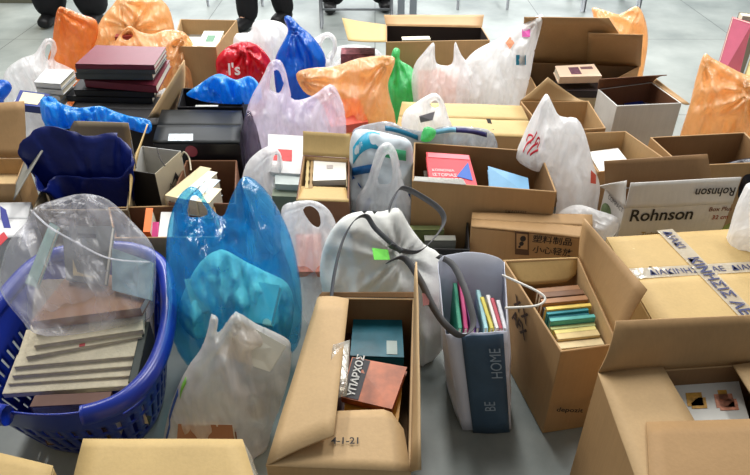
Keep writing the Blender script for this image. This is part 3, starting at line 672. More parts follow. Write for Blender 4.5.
# back box
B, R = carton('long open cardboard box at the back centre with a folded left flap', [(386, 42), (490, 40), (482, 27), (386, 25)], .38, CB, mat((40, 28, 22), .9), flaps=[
    (3, (342, 18, .385), (348, 40, .385), dict(m=CBY)), (2, (484, 15, .40), (384, 15, .40), dict(m=CB)), ])
bookp('cream book showing above the front edge of the long back box', 416, 38, .36, .14, .05, .1, mat((232, 222, 190), .5), rot=4)
# grey bag/box region with red/white bag under its flap
puff('plastic_bag', 'white bag with reddish flowery contents beneath the folded flap of the long back box', [(325, 62), (332, 50), (345, 45), (362, 45), (378, 50), (384, 62), (380, 80), (330, 80)], (352, 90, .0), 10, .07, white_f, group=WH)
bookp('reddish patterned gift box at the back beneath the folded flap', 358, 51, .30, .17, .1, .25, mat((150, 84, 92), .6, .5, 40), name='gift_box', cat='box')
# box back left with books
B, R = carton('open cardboard box behind the red bag with white and green books', [(172, 46), (216, 47), (237, 20), (180, 19)], .36, CB, CBL)
G5 = 'books in the box behind the red bag'
book('white and green covered book on top in the box behind the red bag', [W(197, 46, .35), W(217, 47, .35), W(224, 31, .36), W(204, 31, .36)], .03, mat((206, 216, 202), .5, .1), G5, deco=[(.3, .7, .3, .7, mat((96, 140, 110), .6), 'picture')])
book('white book left of the green and white one', [W(182, 48, .34), W(196, 48, .34), W(202, 37, .34), W(188, 37, .34)], .04, mat((226, 226, 220), .5), G5)
bookp('grey book deep in the box behind the red bag', 205, 38, .28, .22, .25, .2, mat((130, 126, 116), .6), group=G5)
# ================================================================ left side
# navy bag in its box
B, R = carton('worn cardboard box around the navy bag, its grey flap standing up behind', [(32, 210), (128, 210), (134, 156), (55, 156)], .30, CBG, CBG, flaps=[
    (2, (128, 123, .42), (74, 121, .42), dict(m=CBG)), (1, (129, 172, .37), (147, 124, .42), dict(m=CBY, cut=(.0, .0)))])
rim = pth([(42, 190, .34), (30, 165, .39), (22, 152, .43), (30, 140, .47), (48, 128, .50), (70, 130, .48), (88, 137, .45), (112, 134, .45), (124, 148, .43), (126, 165, .40), (118, 176, .37), (90, 178, .34), (60, 176, .34)])
c = sum(rim, Vector())/len(rim)
mid = [Vector((c.x+(p.x-c.x)*.8, c.y+(p.y-c.y)*.45, .26)) for p in rim]; low = [Vector((c.x+(p.x-c.x)*.68, c.y+(p.y-c.y)*.38, .015)) for p in rim]
nv = thing('fabric_bag', 'dark navy blue bag gaping open at the left, above the clear bag', 'bag', (c.x, c.y, .02), BL_)
loft('bag_body', [rim, mid, low], mat((14, 30, 104), .38, .15, 6, .8, 12), nv, crease=.024, n=120)
bookp('dark grey book in the bottom of the navy bag', 88, 178, .26, .16, .12, .2, mat((40, 44, 70), .5))
# paper bag
def paperbag():
    P = [W(127, 170, .36), W(155, 174, .36), W(181, 151, .38), W(142, 146, .38)]
    lo = [Vector((p.x, p.y, .003)) for p in P]
    r = thing('paper_carrier_bag', 'small paper carrier bag, black front and cream side, rope handles', 'bag', sum(lo, Vector())/4, 'shopping bags')
    wm = mat((214, 214, 210), .6, .05); bk = mat((22, 22, 24), .5, .1); cr = mat((206, 194, 168), .7, .05)
    for (i, j, m, nme) in [(0, 1, bk, 'black_panel'), (1, 2, cr, 'cream_panel'), (2, 3, wm, 'white_panel'), (3, 0, wm, 'white_panel')]:
        top = [P[i], P[j]]; V = [lo[i], lo[j], P[j], P[i]]; n = (V[1]-V[0]).cross(V[3]-V[0]).normalized()
        v, f = prism(V, -n, .0018); mk(nme, v, f, m, r)
        if i == 2 or i == 3:
            pass
    v, f = prism(lo, (0, 0, 1), .003); mk('base', v, f, wm, r)
    tube(pth([(136, 168, .37), (133, 150, .40), (131, 140, .40)]), .002, INK, 'handle', r); tube(pth([(157, 148, .39), (160, 158, .38), (165, 166, .37)]), .002, INK, 'handle', r)
    tube(pth([(181, 157, .37), (184, 152, .39), (189, 158, .37), (191, 170, .35)]), .0025, cr, 'handle', r)
    nn = Vector(((P[2]-P[1]).y, -(P[2]-P[1]).x, 0)).normalized()
    def on(px, py): d = ray(px, py); t = (P[1]-CAM).dot(nn)/d.dot(nn); return CAM+d*t+nn*.002
    mk('logo', *prism([on(171, 186), on(175, 172), on(179, 178), on(177, 182), on(175, 178)], nn, .0006), INK, r)
    text(r, 'A', on(169, 190), P[2]-P[1], (0, 0, 1), .03, INK)
paperbag()
# black boxes
B, R = carton('glossy black storage box with a red round emblem on its front', [(153, 144), (240, 144), (242, 112), (162, 111)], .36, mat((26, 26, 30), .3), closed=mat((22, 26, 28), .5, .05, spec=.25), group=GC, name='black_box')
cc = onface(191.5, 151, R, .002); v = [cc+Vector((math.cos(i*.4189)*.022, 0, math.sin(i*.4189)*.022)) for i in range(15)]
mk('emblem', *prism(v, (0, -1, 0), .001), mat((150, 66, 76), .5), B)
v = [onface(x, y, R, .0) for x, y in [(164, 150), (165, 150)]]
mk('painted_reflection', *prism([W(168, 141, .369), W(193, 141, .369), W(193, 134, .369), W(169, 134, .369)], (0, 0, 1), .001), mat((190, 200, 206), .4, .5, 90), B)  # window reflection on the glossy lid, painted as a pale patch
B, R = carton('open black box with pale books, beneath the crumpled sky blue bag', [(177, 107), (243, 107), (246, 88), (182, 88)], .36, mat((24, 22, 24), .5), group=GB, name='black_box')
bookp('pale book edge inside the open black box', 206, 107, .335, .09, .04, .1, mat((190, 188, 176), .5))
# stack of bound volumes
BUR = mat((116, 40, 56), .45, .06, 30); GRY = mat((84, 92, 92), .5, .08); BLK = mat((34, 36, 40), .5, .1)
G6 = 'large bound volumes stacked on the left'
B, R = carton('dark cardboard box beneath the stack of large bound volumes', [(62, 124), (158, 126), (165, 98), (80, 96)], .32, mat((48, 46, 46), .6), mat((30, 28, 28), .8), group=GB, closed=mat((56, 54, 54), .6), name='black_box')
zt = .50
def vol(lbl, px, z, t, m, dx=0): return book(lbl, [W(x+dx, y, z) for x, y in px], t, m, G6, pages=mat((196, 196, 188), .8))
vol('burgundy bound volume topmost of the large stack', [(75, 64), (154, 65), (166, 47), (96, 45)], .50, .02, BUR)
vol('dark grey bound volume directly under the top burgundy one', [(75, 66), (154, 67), (166, 49), (96, 47)], .478, .03, GRY)
vol('grey bound volume second under the top burgundy one', [(75, 73), (152, 74), (166, 53), (96, 54)], .445, .026, GRY)
vol('burgundy bound volume lower in the large stack, jutting out to the right', [(84, 80), (156, 86), (170, 60), (96, 60)], .415, .03, BUR)
vol('black bound volume second from the bottom of the large stack', [(74, 90), (154, 92), (164, 66), (92, 64)], .382, .025, BLK)
vol('black bound volume at the bottom of the large stack', [(66, 96), (152, 98), (164, 72), (88, 70)], .355, .024, BLK)
# tan flap of hidden box
B, R = carton('cardboard box squeezed behind the black storage box, one pointed flap raised', [(163, 122), (174, 118), (184, 98), (172, 98)], .26, CB, CBL, flaps=[(1, (148, 118, .36), (184, 60, .50), dict(m=CBL))])
# blue sheet
puff('plastic_bag', 'crumpled sky blue plastic sheet below the large bound volumes', [(40, 100), (52, 96), (62, 104), (80, 108), (100, 106), (112, 110), (130, 116), (150, 120), (148, 132), (120, 126), (90, 124), (66, 130), (46, 128)], (95, 135, .36), 42, .03, sky_s, group=BL_, zmin=.33, crease=.022, h=.005, freq=1.8)
puff('plastic_bag', 'crumpled sky blue plastic bag between the red bag and the black box', [(186, 94), (200, 84), (212, 76), (222, 74), (236, 80), (250, 76), (260, 86), (258, 98), (222, 100), (196, 98)], (225, 104, .36), 30, .05, sky_s, group=BL_, zmin=.33, crease=.03, h=.005, freq=1.6)
# left books & white bag
puff('plastic_bag', 'frosty white carrier bag with a looped handle at the far left', [(2, 92), (6, 70), (22, 58), (34, 54), (40, 46), (46, 38), (54, 40), (57, 50), (54, 60), (66, 66), (76, 74), (60, 96), (40, 104), (12, 104)], (35, 110, .08), 12, .08, white_f, R=.09, holes=[[(45, 56), (46, 46), (50, 44), (51, 52), (49, 60)]], gathers=[(50, 42)], group=WH)
G7 = 'white books at the far left'
for i, (z, dx, l) in enumerate([(.42, 0, 'white book topmost of the small pile at the far left'), (.395, 2, 'white book second in the small pile at the far left'), (.37, -1, 'white book third in the small pile at the far left'), (.34, 1, 'white book lowest in the small pile at the far left')]):
    book(l, [W(34+dx, 82+i*6, z), W(60+dx, 84+i*6, z), W(74+dx, 70+i*6, z), W(46+dx, 69+i*6, z)], .022, mat((222, 224, 224), .5, .03), G7)
book('cream book with a dark blue border at the far left', [W(14, 104, .38), W(40, 107, .38), W(50, 94, .39), W(20, 90, .39)], .03, mat((40, 56, 130), .5), G7, deco=[(.14, .86, .12, .88, mat((236, 224, 180), .6), 'picture')])
puff('plastic_bag', 'white crinkled bag under the blue bordered book', [(8, 108), (20, 98), (44, 104), (46, 120), (38, 140), (20, 138), (6, 125)], (28, 140, .2), 15, .05, white_f, group=WH)
puff('plastic_bag', 'dark blue plastic bag corner at the left edge', [(-20, 98), (-8, 82), (6, 80), (12, 88), (4, 100), (-10, 112)], (-5, 112, .25), 15, .04, blue_s, group=BL_)
# left edge box
B, R = carton('open cardboard box at the left edge with worn upright flaps', [(-60, 184), (16, 184), (26, 158), (-40, 158)], .34, CB, CBL, flaps=[
    (2, (24, 101, .50), (-50, 106, .50), dict(m=CB)), (1, (13, 200, .36), (42, 150, .44), dict(m=board((150, 148, 138), 'grey_board')))])
bookp('cream book lying in the box at the left edge', 4, 182, .28, .12, .12, .2, mat((220, 190, 140), .6), rot=8)
B, R = carton('white carton with blue and red print at the left edge, beside the clear bag', [(-50, 245), (24, 238), (32, 204), (-30, 204)], .28, mat((222, 222, 222), .5, .04), closed=mat((222, 222, 222), .5, .04), group=GC, name='white_carton')
mk('print', *prism([W(0, 206, .289), W(6, 210, .289), W(11, 228, .289), (W(4, 228, .289)), W(1, 218, .289)], (0, 0, 1), .001), mat((40, 50, 140), .5), B)
mk('print', *prism([W(-6, 240, .289), W(4, 232, .289), W(8, 238, .289), W(0, 246, .289)], (0, 0, 1), .001), mat((190, 40, 50), .5), B)
# brown box behind basket
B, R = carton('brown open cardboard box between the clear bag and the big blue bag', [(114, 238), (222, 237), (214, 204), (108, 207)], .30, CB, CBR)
G8 = 'things in the brown box behind the basket'
book('orange folder standing in the brown box behind the basket', [W(143, 232, .29), W(150, 232, .29), W(153, 208, .31), W(146, 208, .31)], .1, mat((238, 120, 50), .6), G8, name='folder', cat='folder')
book('white booklet in the brown box behind the basket', [W(158, 238, .27), W(172, 238, .27), W(174, 212, .29), W(161, 212, .29)], .1, mat((228, 226, 222), .6), G8, name='booklet')
book('bright pink notebook in the brown box behind the basket', [W(148, 240, .26), W(158, 240, .26), W(159, 222, .28), W(150, 222, .28)], .1, mat((214, 70, 140), .6), G8, name='notebook')
bookp('dark book at the bottom of the brown box behind the basket', 165, 240, .2, .3, .14, .15, mat((70, 60, 54), .6), group=G8)
# box with long cream books
B, R = carton('open cardboard box of long cream books above the big blue bag', [(168, 203), (236, 204), (237, 160), (186, 160)], .31, CBR, CBR)
G9 = 'long cream books above the big blue bag'
for i, (x0, y0, x1, y1, c, l) in enumerate([(160, 195, 200, 166, (214, 196, 150), 'tan edged'), (170, 197, 206, 170, (236, 230, 206), 'ivory'), (182, 199, 208, 178, (206, 220, 226), 'bluish white'), (192, 201, 209, 187, (240, 228, 190), 'pale yellow')]):
    A, Bp = W(x0+4, y0, .33), W(x1, y1, .33); u = (Bp-A).normalized(); s = Vector((u.y, -u.x, 0))
    book(l+' book leaning in the box above the big blue bag', [A, A+s*.045, Bp+s*.045, Bp], .06, mat(c, .6, .05), G9, spine=3)
# dark crate in the gap
B, R = carton('black plastic crate in the dark gap under the tote straps', [(398, 248), (470, 250), (468, 215), (402, 212)], .22, mat((24, 24, 26), .5), name='plastic_crate', cat='crate', group=GB)
G10 = 'items in the black crate'
bookp('olive green book in the black crate', 424, 228, .21, .13, .03, .1, mat((120, 128, 80), .6), group=G10)
bookp('white book in the black crate in front of the olive one', 440, 238, .2, .1, .03, .1, mat((160, 160, 150), .6), group=G10)
# ================================================================ bags, middle
# clear bag with books
puff('plastic_bag', 'lilac white carrier bag with two tall handles, centre left', [(246, 150), (244, 125), (250, 100), (262, 78), (270, 62), (280, 60), (286, 72), (290, 90), (294, 100), (312, 96), (330, 84), (340, 96), (346, 120), (342, 145), (320, 152), (300, 148), (270, 152)], (295, 165, .2), 16, .08, lilac_f, R=.09, holes=[[(270, 88), (273, 72), (279, 71), (283, 84), (279, 93)]], gathers=[(276, 66), (332, 90)], group=WH, crease=.02)
puff('plastic_bag', 'clear dark streaked bag beside the black storage box', [(238, 165), (240, 135), (248, 110), (256, 125), (262, 150), (270, 180), (255, 200), (240, 195)], (255, 210, .05), 10, .04, plastic((110, 104, 120), .3, (190, 185, 195), .12, .3, .9), group=WH)
G11 = 'books in the clear bag left of the small centre box'
book('white covered book with a red picture in the bag left of the small centre box', [W(268, 172, .33), W(302, 174, .33), W(303, 136, .38), W(268, 134, .38)], .02, mat((226, 224, 222), .45, .06), G11, deco=[(.15, .7, .3, .6, mat((206, 70, 70), .5, .2, 40), 'picture')])
book('pale blue white book under the one with the red picture', [W(275, 184, .31), W(300, 185, .31), W(302, 168, .33), W(275, 168, .33)], .03, mat((214, 224, 220), .5, .05), G11)
book('grey green book lowest in the bag left of the small centre box', [W(272, 196, .28), W(298, 197, .28), W(300, 180, .29), W(274, 180, .29)], .08, mat((140, 150, 130), .5, .1), G11)
puff('plastic_bag', 'matt white carrier bag leaning against the big blue bag', [(242, 185), (246, 165), (258, 152), (270, 146), (280, 152), (284, 170), (284, 195), (280, 215), (266, 220), (250, 205)], (265, 235, .1), 12, .06, white_s, R=.07, holes=[[(272, 170), (274, 156), (277, 154), (277, 162), (275, 172)]], gathers=[(272, 150)], group=WH)
# orange centre
puff('plastic_bag', 'large orange plastic bag in the centre with a wide open mouth', [(296, 74), (310, 68), (335, 66), (360, 58), (392, 56), (394, 66), (388, 84), (392, 105), (398, 124), (385, 130), (366, 134), (345, 134), (330, 120), (318, 100), (304, 92)], (350, 148, .1), 14, .1, orange, R=.12, gathers=[(300, 78), (388, 62)], group=OR, crease=.02)
bookp('coral coloured book showing through the large centre orange bag', 345, 112, .28, .16, .14, .05, mat((236, 110, 90), .6), rot=20, tilt=25)
puff('plastic_bag', 'green plastic bag knotted at the top, behind the large centre orange bag', [(386, 76), (390, 60), (394, 48), (400, 50), (400, 60), (410, 66), (418, 76), (421, 92), (418, 102), (402, 104), (388, 102)], (404, 112, .1), 12, .06, green_s, gathers=[(396, 54)], group='green plastic bags', crease=.018)
puff('plastic_bag', 'white carrier bag with pink contents, at the front of the long back box', [(412, 90), (414, 66), (424, 52), (434, 42), (435, 56), (438, 64), (452, 64), (454, 46), (456, 42), (462, 56), (474, 70), (482, 90), (476, 108), (450, 112), (424, 108)], (448, 122, .1), 12, .08, white_f, R=.09, gathers=[(434, 46), (455, 46)], group=WH)
for (x, y, w, r_, l) in [(432, 84, .13, 8, 'left'), (456, 90, .11, -16, 'right')]:
    p = WY(x, y, 2.86); book('soft pink pack at the '+l+' inside the white bag before the long back box', flatq(p.x, p.y, p.z, w, .13, math.radians(r_), math.radians(60)), .05, pink_in, name='pink_pack', cat='pack')
wb = puff('plastic_bag', 'large white plastic bag with blue, pink and brown logos rising to a pointed corner', [(456, 108), (456, 88), (462, 66), (476, 50), (500, 38), (520, 26), (542, 14), (541, 28), (535, 50), (530, 78), (526, 92), (520, 110), (490, 116), (468, 114)], (495, 124, .1), 14, .09, white_s, R=.12, gathers=[(540, 18)], group=WH, crease=.022)
def decalstrip(parent, pts, w, m, nme='stripe'):
    o = parent; org = CAM-LOC[o.name]; V = []; Fc = []
    P = crom([Vector((x, y, 0)) for x, y in pts], False, 5)
    for p in P:
        for s in (-1, 1):
            dd = ray(p.x, p.y+s*w/2).normalized(); ok, loc, nr, ix = o.ray_cast(org, dd)
            if not ok: return
            V.append(loc+LOC[o.name]-dd*.004)
    for i in range(len(P)-1): Fc.append([2*i, 2*i+2, 2*i+3, 2*i+1])
    mk(nme, V, Fc, m, parent, True, .001)
def decal(parent, px, py, wpx, m, ztop, shape='q', nme='logo'):
    # find the bag's surface and lay the print on it
    dg = None; o = parent; d = ray(px, py).normalized(); org = CAM-LOC[o.name]
    def hit(x, y):
        dd = ray(x, y).normalized(); ok, loc, nr, ix = o.ray_cast(org, dd)
        return (loc+LOC[o.name]-dd*.003) if ok else None
    out = []
    for x, y in shape:
        h = hit(px+x*wpx, py+y*wpx); 
        if h is None: return
        out.append(h)
    n = (CAM-out[0]).normalized(); mk(nme, *prism(out, n, .0015), m, parent)
bpy.context.view_layer.update()
SQ = [(-.5, -.5), (.5, -.5), (.5, .5), (-.5, .5)]; DI = [(0, -.7), (.5, 0), (0, .7), (-.5, 0)]
CY = mat((40, 160, 206), .5); MG = mat((208, 80, 160), .5); BRW = mat((226, 150, 110), .5); WHM = mat((235, 238, 240), .5)
decal(wb, 521, 60, 10, CY, 0, SQ); decal(wb, 521, 60, 5, WHM, 0, DI)
decal(wb, 526, 33, 8, MG, 0, SQ); decal(wb, 510, 43, 9, BRW, 0, DI); decal(wb, 525, 81, 8, MG, 0, DI)
for pp, c in zip(PRINTS, ((60, 90, 160), (120, 180, 70), (50, 80, 150))): decalstrip(white_low, pp, 7, mat(c, .5), 'print')
sb = puff('plastic_bag', 'small white carrier bag with a grey print, on the closed tan box', [(402, 128), (404, 112), (414, 104), (426, 96), (436, 93), (444, 102), (448, 116), (452, 128), (440, 136), (415, 136)], (427, 136, .345), 20, .04, white_s, R=.05, holes=[[(430, 104), (436, 100), (439, 106), (434, 108)]], zmin=.348, group=WH, crease=.01)
decal(sb, 427, 117, 16, mat((120, 116, 120), .5), 0, [(-.5, -.05), (.5, -.35), (.35, .2), (-.4, .35)])
# zip storage bags
zb = puff('storage_bag', 'clear zip storage bag with teal, sky and navy stripes behind the middle box', [(352, 140), (356, 128), (378, 122), (392, 122), (405, 128), (425, 131), (445, 126), (470, 127), (494, 134), (494, 165), (450, 180), (400, 190), (358, 185)], (425, 185, .18), 14, .012, plastic((214, 222, 230), .5, (240, 245, 250), .2, .35, .8), R=.06, crease=.008, group='shopping bags')
bpy.context.view_layer.update()
decalstrip(zb, [(385, 128), (396, 130), (408, 134), (418, 138)], 5, mat((24, 112, 146), .4)); decalstrip(zb, [(436, 132), (450, 130), (456, 130)], 5, mat((120, 186, 216), .4))
decalstrip(zb, [(456, 130), (470, 131), (487, 135)], 5, mat((44, 40, 96), .4))
puff('plastic_bag', 'bright green crumpled wrapper on the zip storage bag', [(421, 136), (424, 128), (430, 127), (436, 131), (434, 138), (428, 142), (421, 141)], (428, 144, .36), 20, .02, green_s, zmin=.3, h=.004, crease=.006, rest=False, group='green plastic bags')
pb = puff('storage_bag', 'patterned shopping bag in white, teal and blue behind the white handle bag', [(352, 215), (345, 192), (349, 165), (350, 142), (356, 130), (372, 130), (392, 134), (411, 142), (413, 170), (411, 212), (380, 222)], (382, 235, .1), 12, .06, mat((206, 216, 222), .5, .06, 8, .4, 20), R=.07, group='shopping bags')
bpy.context.view_layer.update()
decalstrip(pb, [(353, 156), (360, 146), (370, 140), (380, 142)], 17, mat((30, 160, 196), .4), 'print'); decalstrip(pb, [(384, 152), (394, 154), (406, 156)], 10, mat((70, 170, 120), .5), 'print')
decalstrip(pb, [(352, 172), (362, 170), (374, 168)], 8, mat((24, 92, 150), .4), 'print'); decal(pb, 360, 198, 26, mat((20, 84, 160), .4), 0, [(-.3, -.9), (.45, .1), (.1, .7), (-.3, .5)], 'print'); decal(pb, 402, 202, 16, mat((20, 70, 170), .4), 0, SQ, 'print')
hb = puff('plastic_bag', 'translucent white carrier bag with looped handle in front of the patterned shopping bag', [(362, 218), (356, 200), (366, 184), (372, 165), (378, 148), (388, 142), (396, 150), (400, 166), (404, 185), (412, 205), (402, 222), (380, 226)], (384, 245, .12), 12, .05, white_f, R=.06, holes=[[(378, 182), (382, 164), (388, 153), (392, 166), (391, 182), (384, 184)]], gathers=[(387, 146)], group=WH, crease=.012)
# white bag with red print
rb = puff('plastic_bag', 'tall white plastic bag with a red swirl print, in the box right of the middle', [(516, 158), (522, 138), (530, 120), (540, 102), (547, 93), (553, 104), (560, 116), (576, 118), (584, 130), (590, 150), (594, 166), (600, 185), (598, 205), (594, 232), (570, 238), (556, 225), (557, 195), (549, 176), (532, 170)], (572, 248, .05), 14, .07, white_s, R=.1, gathers=[(547, 95)], group=WH, crease=.018)
bpy.context.view_layer.update()
RD = mat((214, 44, 62), .5)
for pp in [[(523, 152), (527, 144), (533, 139), (537, 132)], [(527, 154), (532, 147), (538, 143)], [(530, 155), (534, 152), (538, 150)], [(526, 141), (529, 135), (533, 137), (530, 143)], [(534, 146), (538, 138), (540, 141), (537, 148)]]: decalstrip(rb, pp, 2.4, RD, 'red_print')
decal(rb, 593, 178, 10, mat((196, 84, 66), .5), 0, [(-.2, -.8), (.3, -.3), (.3, .6), (-.25, .5)])
pl = puff('plastic_bag', 'white plastic sheet scrunched between the middle box and the Rohnson box', [(556, 218), (566, 208), (580, 205), (598, 210), (618, 218), (614, 236), (590, 244), (562, 238)], (585, 262, .1), 14, .05, white_s, group=WH)
# red, blue, whites at the back
rd = puff('plastic_bag', 'round red plastic bag with small white print', [(218, 76), (216, 60), (226, 48), (240, 42), (256, 44), (268, 56), (272, 68), (266, 84), (250, 92), (228, 90)], (245, 100, .12), 12, .06, red_s, R=.09, gathers=[(244, 46)], group='red plastic bags', crease=.022, freq=1.4)
bpy.context.view_layer.update()
o_ = CAM-LOC[rd.name]; ok, loc, nr, ix = rd.ray_cast(o_, ray(228, 75).normalized())
if ok: text(rd, "l's", loc+LOC[rd.name]+(CAM-loc-LOC[rd.name]).normalized()*.05, (1, .1, 0), (0, .3, 1), .075, mat((240, 220, 220), .5), bold=.02)
puff('plastic_bag', 'white plastic bag standing open behind the red bag', [(234, 46), (236, 34), (250, 32), (254, 22), (270, 20), (284, 24), (290, 36), (284, 55), (276, 70), (262, 60), (250, 50)], (265, 88, .1), 10, .07, white_s, R=.12, group=WH, crease=.012)
puff('plastic_bag', 'royal blue plastic bag knotted at the top, behind the centre', [(274, 74), (276, 56), (284, 40), (288, 30), (284, 18), (290, 16), (300, 26), (310, 34), (320, 46), (326, 60), (322, 78), (306, 96), (290, 98), (278, 90)], (300, 108, .1), 12, .1, blue_s, R=.13, gathers=[(294, 28)], group=BL_, crease=.016)
puff('plastic_bag', 'white carrier bag with an upright loop handle beside the royal blue bag', [(312, 42), (318, 36), (328, 32), (336, 38), (337, 50), (332, 64), (350, 52), (366, 54), (372, 66), (350, 80), (325, 78), (318, 56)], (335, 88, .1), 12, .05, white_s, R=.06, holes=[[(322, 44), (328, 37), (333, 44), (330, 58), (326, 58)]], gathers=[(326, 36)], group=WH)
# orange bags left/back
puff('plastic_bag', 'sheer orange plastic bag standing at the far left of the orange ones', [(46, 66), (52, 46), (54, 26), (58, 8), (66, 8), (80, 14), (96, 20), (98, 34), (92, 50), (84, 60), (76, 72), (60, 74)], (72, 92, .1), 12, .06, plastic((246, 158, 84), .6, (250, 200, 150), .22, .4, .9), gathers=[(60, 10)], group=OR, crease=.016)
puff('plastic_bag', 'tall orange plastic bag behind the bound volumes', [(90, 60), (94, 36), (102, 18), (112, 6), (122, -4), (150, -6), (166, 4), (172, 18), (174, 36), (160, 52), (130, 56)], (132, 80, .1), 12, .12, orange_s, R=.16, gathers=[(120, 0), (132, 28)], group=OR, crease=.022)
puff('plastic_bag', 'orange plastic bag right behind the bound volumes, with two handles', [(112, 52), (116, 40), (128, 26), (140, 32), (152, 34), (166, 30), (184, 32), (194, 46), (195, 62), (200, 78), (190, 88), (172, 84), (150, 70), (130, 62)], (155, 100, .1), 12, .1, orange, R=.12, holes=[[(122, 36), (129, 29), (133, 36), (126, 40)]], gathers=[(130, 28), (184, 36)], group=OR, crease=.02)
bookp('dark red book showing in the mouth of the orange bag behind the bound volumes', 126, 34, .36, .1, .08, .05, mat((140, 40, 30), .6), rot=10)
puff('plastic_bag', 'orange plastic bag standing behind the tall brown flaps at the back right', [(594, 20), (592, 8), (604, 10), (620, 14), (636, 6), (644, 16), (648, 36), (646, 58), (642, 74), (620, 74), (600, 60)], (622, 84, .1), 8, .08, orange_s, R=.1, gathers=[(598, 8), (640, 8)], group=OR, crease=.014)
ro = puff('plastic_bag', 'tall orange plastic bag with a pointed top at the right edge', [(684, 124), (690, 104), (696, 78), (704, 54), (712, 58), (728, 66), (744, 74), (770, 82), (780, 120), (768, 148), (744, 142), (735, 134), (712, 132), (694, 134)], (728, 150, .1), 12, .1, orange_s, R=.12, gathers=[(706, 58), (750, 90)], group=OR, crease=.022)
# pink and olive at right edge
B, R = carton('olive cardboard box standing at the upper right edge', [(744, 84), (800, 90), (800, 55), (752, 52)], .25, board((176, 158, 104)), closed=board((176, 158, 104)), group=GC)
b = book('large pink album standing against the olive box', [W(709, 98, .004), W(733, 101, .004), W(752, 24, .42), W(733, 18, .42)], .04, mat((226, 120, 150), .5, .05), None, deco=[(.45, .75, .45, .62, mat((216, 214, 206), .5, .3, 60), 'label_patch')])
book('grey album behind the pink one', [W(716, 80, .004), W(736, 80, .004), W(758, 14, .40), W(739, 12, .40)], .05, mat((150, 150, 138), .5), None)
# ================================================================ people, tables
def person(label, x, y, rot, pose, top=(24, 24, 28), legs=(18, 18, 22), lw=.08, coat=False):
    """skinned figure; pose = lateral/forward foot offsets"""
    r = thing('person', label, 'person', (x, y, 0.0)); M = Matrix.Rotation(math.radians(rot), 3, 'Z')
    def fig(name, J, E, rad, m, root=0, sub=2):
        me = bpy.data.meshes.new(name); me.from_pydata([M@Vector(j) for j in J], E, []); o = bpy.data.objects.new(name, me); COL.objects.link(o)
        o.parent = r; LOC[o.name] = LOC[r.name]
        s = o.modifiers.new('skin', 'SKIN'); s.use_smooth_shade = True
        for i, v in enumerate(me.skin_vertices[0].data): v.radius = rad[i] if isinstance(rad[i], tuple) else (rad[i], rad[i]); v.use_root = (i == root)
        u = o.modifiers.new('sub', 'SUBSURF'); u.levels = sub; u.render_levels = sub
        dg = bpy.context.evaluated_depsgraph_get(); nm = bpy.data.meshes.new_from_object(o.evaluated_get(dg)); o.modifiers.clear(); o.data = nm
        nm.materials.clear(); nm.materials.append(m); nm.polygons.foreach_set('use_smooth', [True]*len(nm.polygons)); return o
    skin = mat((206, 160, 134), .55, .05)
    (lx, ly), (rx, ry) = pose
    J = [(0, 0, .95), (0, 0, 1.15), (0, -.01, 1.38), (0, -.02, 1.50), (0, -.03, 1.60), (0, -.03, 1.70),
         (-.19, 0, 1.40), (-.24, -.03, 1.13), (-.23, -.13, .90), (-.22, -.17, .82), (.19, 0, 1.40), (.24, -.03, 1.13), (.23, -.13, .90), (.22, -.17, .82),
         (-.09, 0, .9), (lx*.6, ly*.5-.03, .5), (lx, ly, .09), (lx, ly-.1, .04), (.09, 0, .9), (rx*.6+.02, ry*.5-.03, .5), (rx, ry, .09), (rx, ry-.1, .04)]
    E = [(0, 1), (1, 2), (2, 3), (3, 4), (4, 5), (2, 6), (6, 7), (7, 8), (8, 9), (2, 10), (10, 11), (11, 12), (12, 13), (0, 14), (14, 15), (15, 16), (16, 17), (0, 18), (18, 19), (19, 20), (20, 21)]
    rad = [.12, .11, .12, .055, .085, .08, .05, .042, .03, .028, .05, .042, .03, .028, .08, .055, .04, .035, .08, .055, .04, .035]
    fig('body', J, E, rad, skin)
    T = [J[0], J[14], J[15], (lx, ly, .03), J[18], J[19], (rx, ry, .03)]
    fig('trousers', T, [(0, 1), (1, 2), (2, 3), (0, 4), (4, 5), (5, 6)], [.15, .12, lw*1.1, lw, .12, lw*1.1, lw], mat(legs, .85, .2, 20, .4, 15))
    fig('jacket', [J[0], J[1], J[2], (0, -.01, 1.44), J[6], J[7], (-.232, -.12, .93), J[10], J[11], (.232, -.12, .93)], [(0, 1), (1, 2), (2, 3), (2, 4), (4, 5), (5, 6), (2, 7), (7, 8), (8, 9)], [.165, .15, .15, .07, .07, .058, .045, .07, .058, .045], mat(top, .85, .2, 20, .4, 15))
    if coat: fig('coat_skirt', [(0, 0, 1.1), (0, 0, .6), (0, .02, .26)], [(0, 1), (1, 2)], [(.17, .15), (.22, .18), (.27, .2)], mat(top, .85, .2, 20, .4, 15))
    fig('hair', [(0, .0, 1.60), (0, .0, 1.70), (0, -.02, 1.76)], [(0, 1), (1, 2)], [.085, .1, .06], mat((40, 28, 22), .7, .2, 60, .6, 80))
    for (fx, fy) in pose:
        fig('shoe', [(fx, fy+.05, .055), (fx, fy-.05, .05), (fx, fy-.17, .038)], [(0, 1), (1, 2)], [(.055, .055), (.055, .05), (.045, .035)], mat((16, 16, 18), .5))
        for k in (-1, 1): pass
    fig('nose', [(0, -.115, 1.655), (0, -.13, 1.63)], [(0, 1)], [.012, .015], skin, sub=1)
    for k in (-1, 1):
        fig('eye', [(k*.032, -.108, 1.672), (k*.034, -.11, 1.672)], [(0, 1)], [.009, .009], mat((30, 24, 22), .3), sub=1)
        for f in range(5):
            a = Vector((k*.22, -.17, .80)); b = a+Vector((k*(f-2)*.004, -.012-(f-2)*.014, -.07+abs(f-2)*.008)); 
            fig('finger', [tuple(lerp(a, b, .3)), tuple(b), tuple(b+Vector((0, .012, -.03)))], [(0, 1), (1, 2)], [.011, .0095, .008], skin, sub=1)
    return r
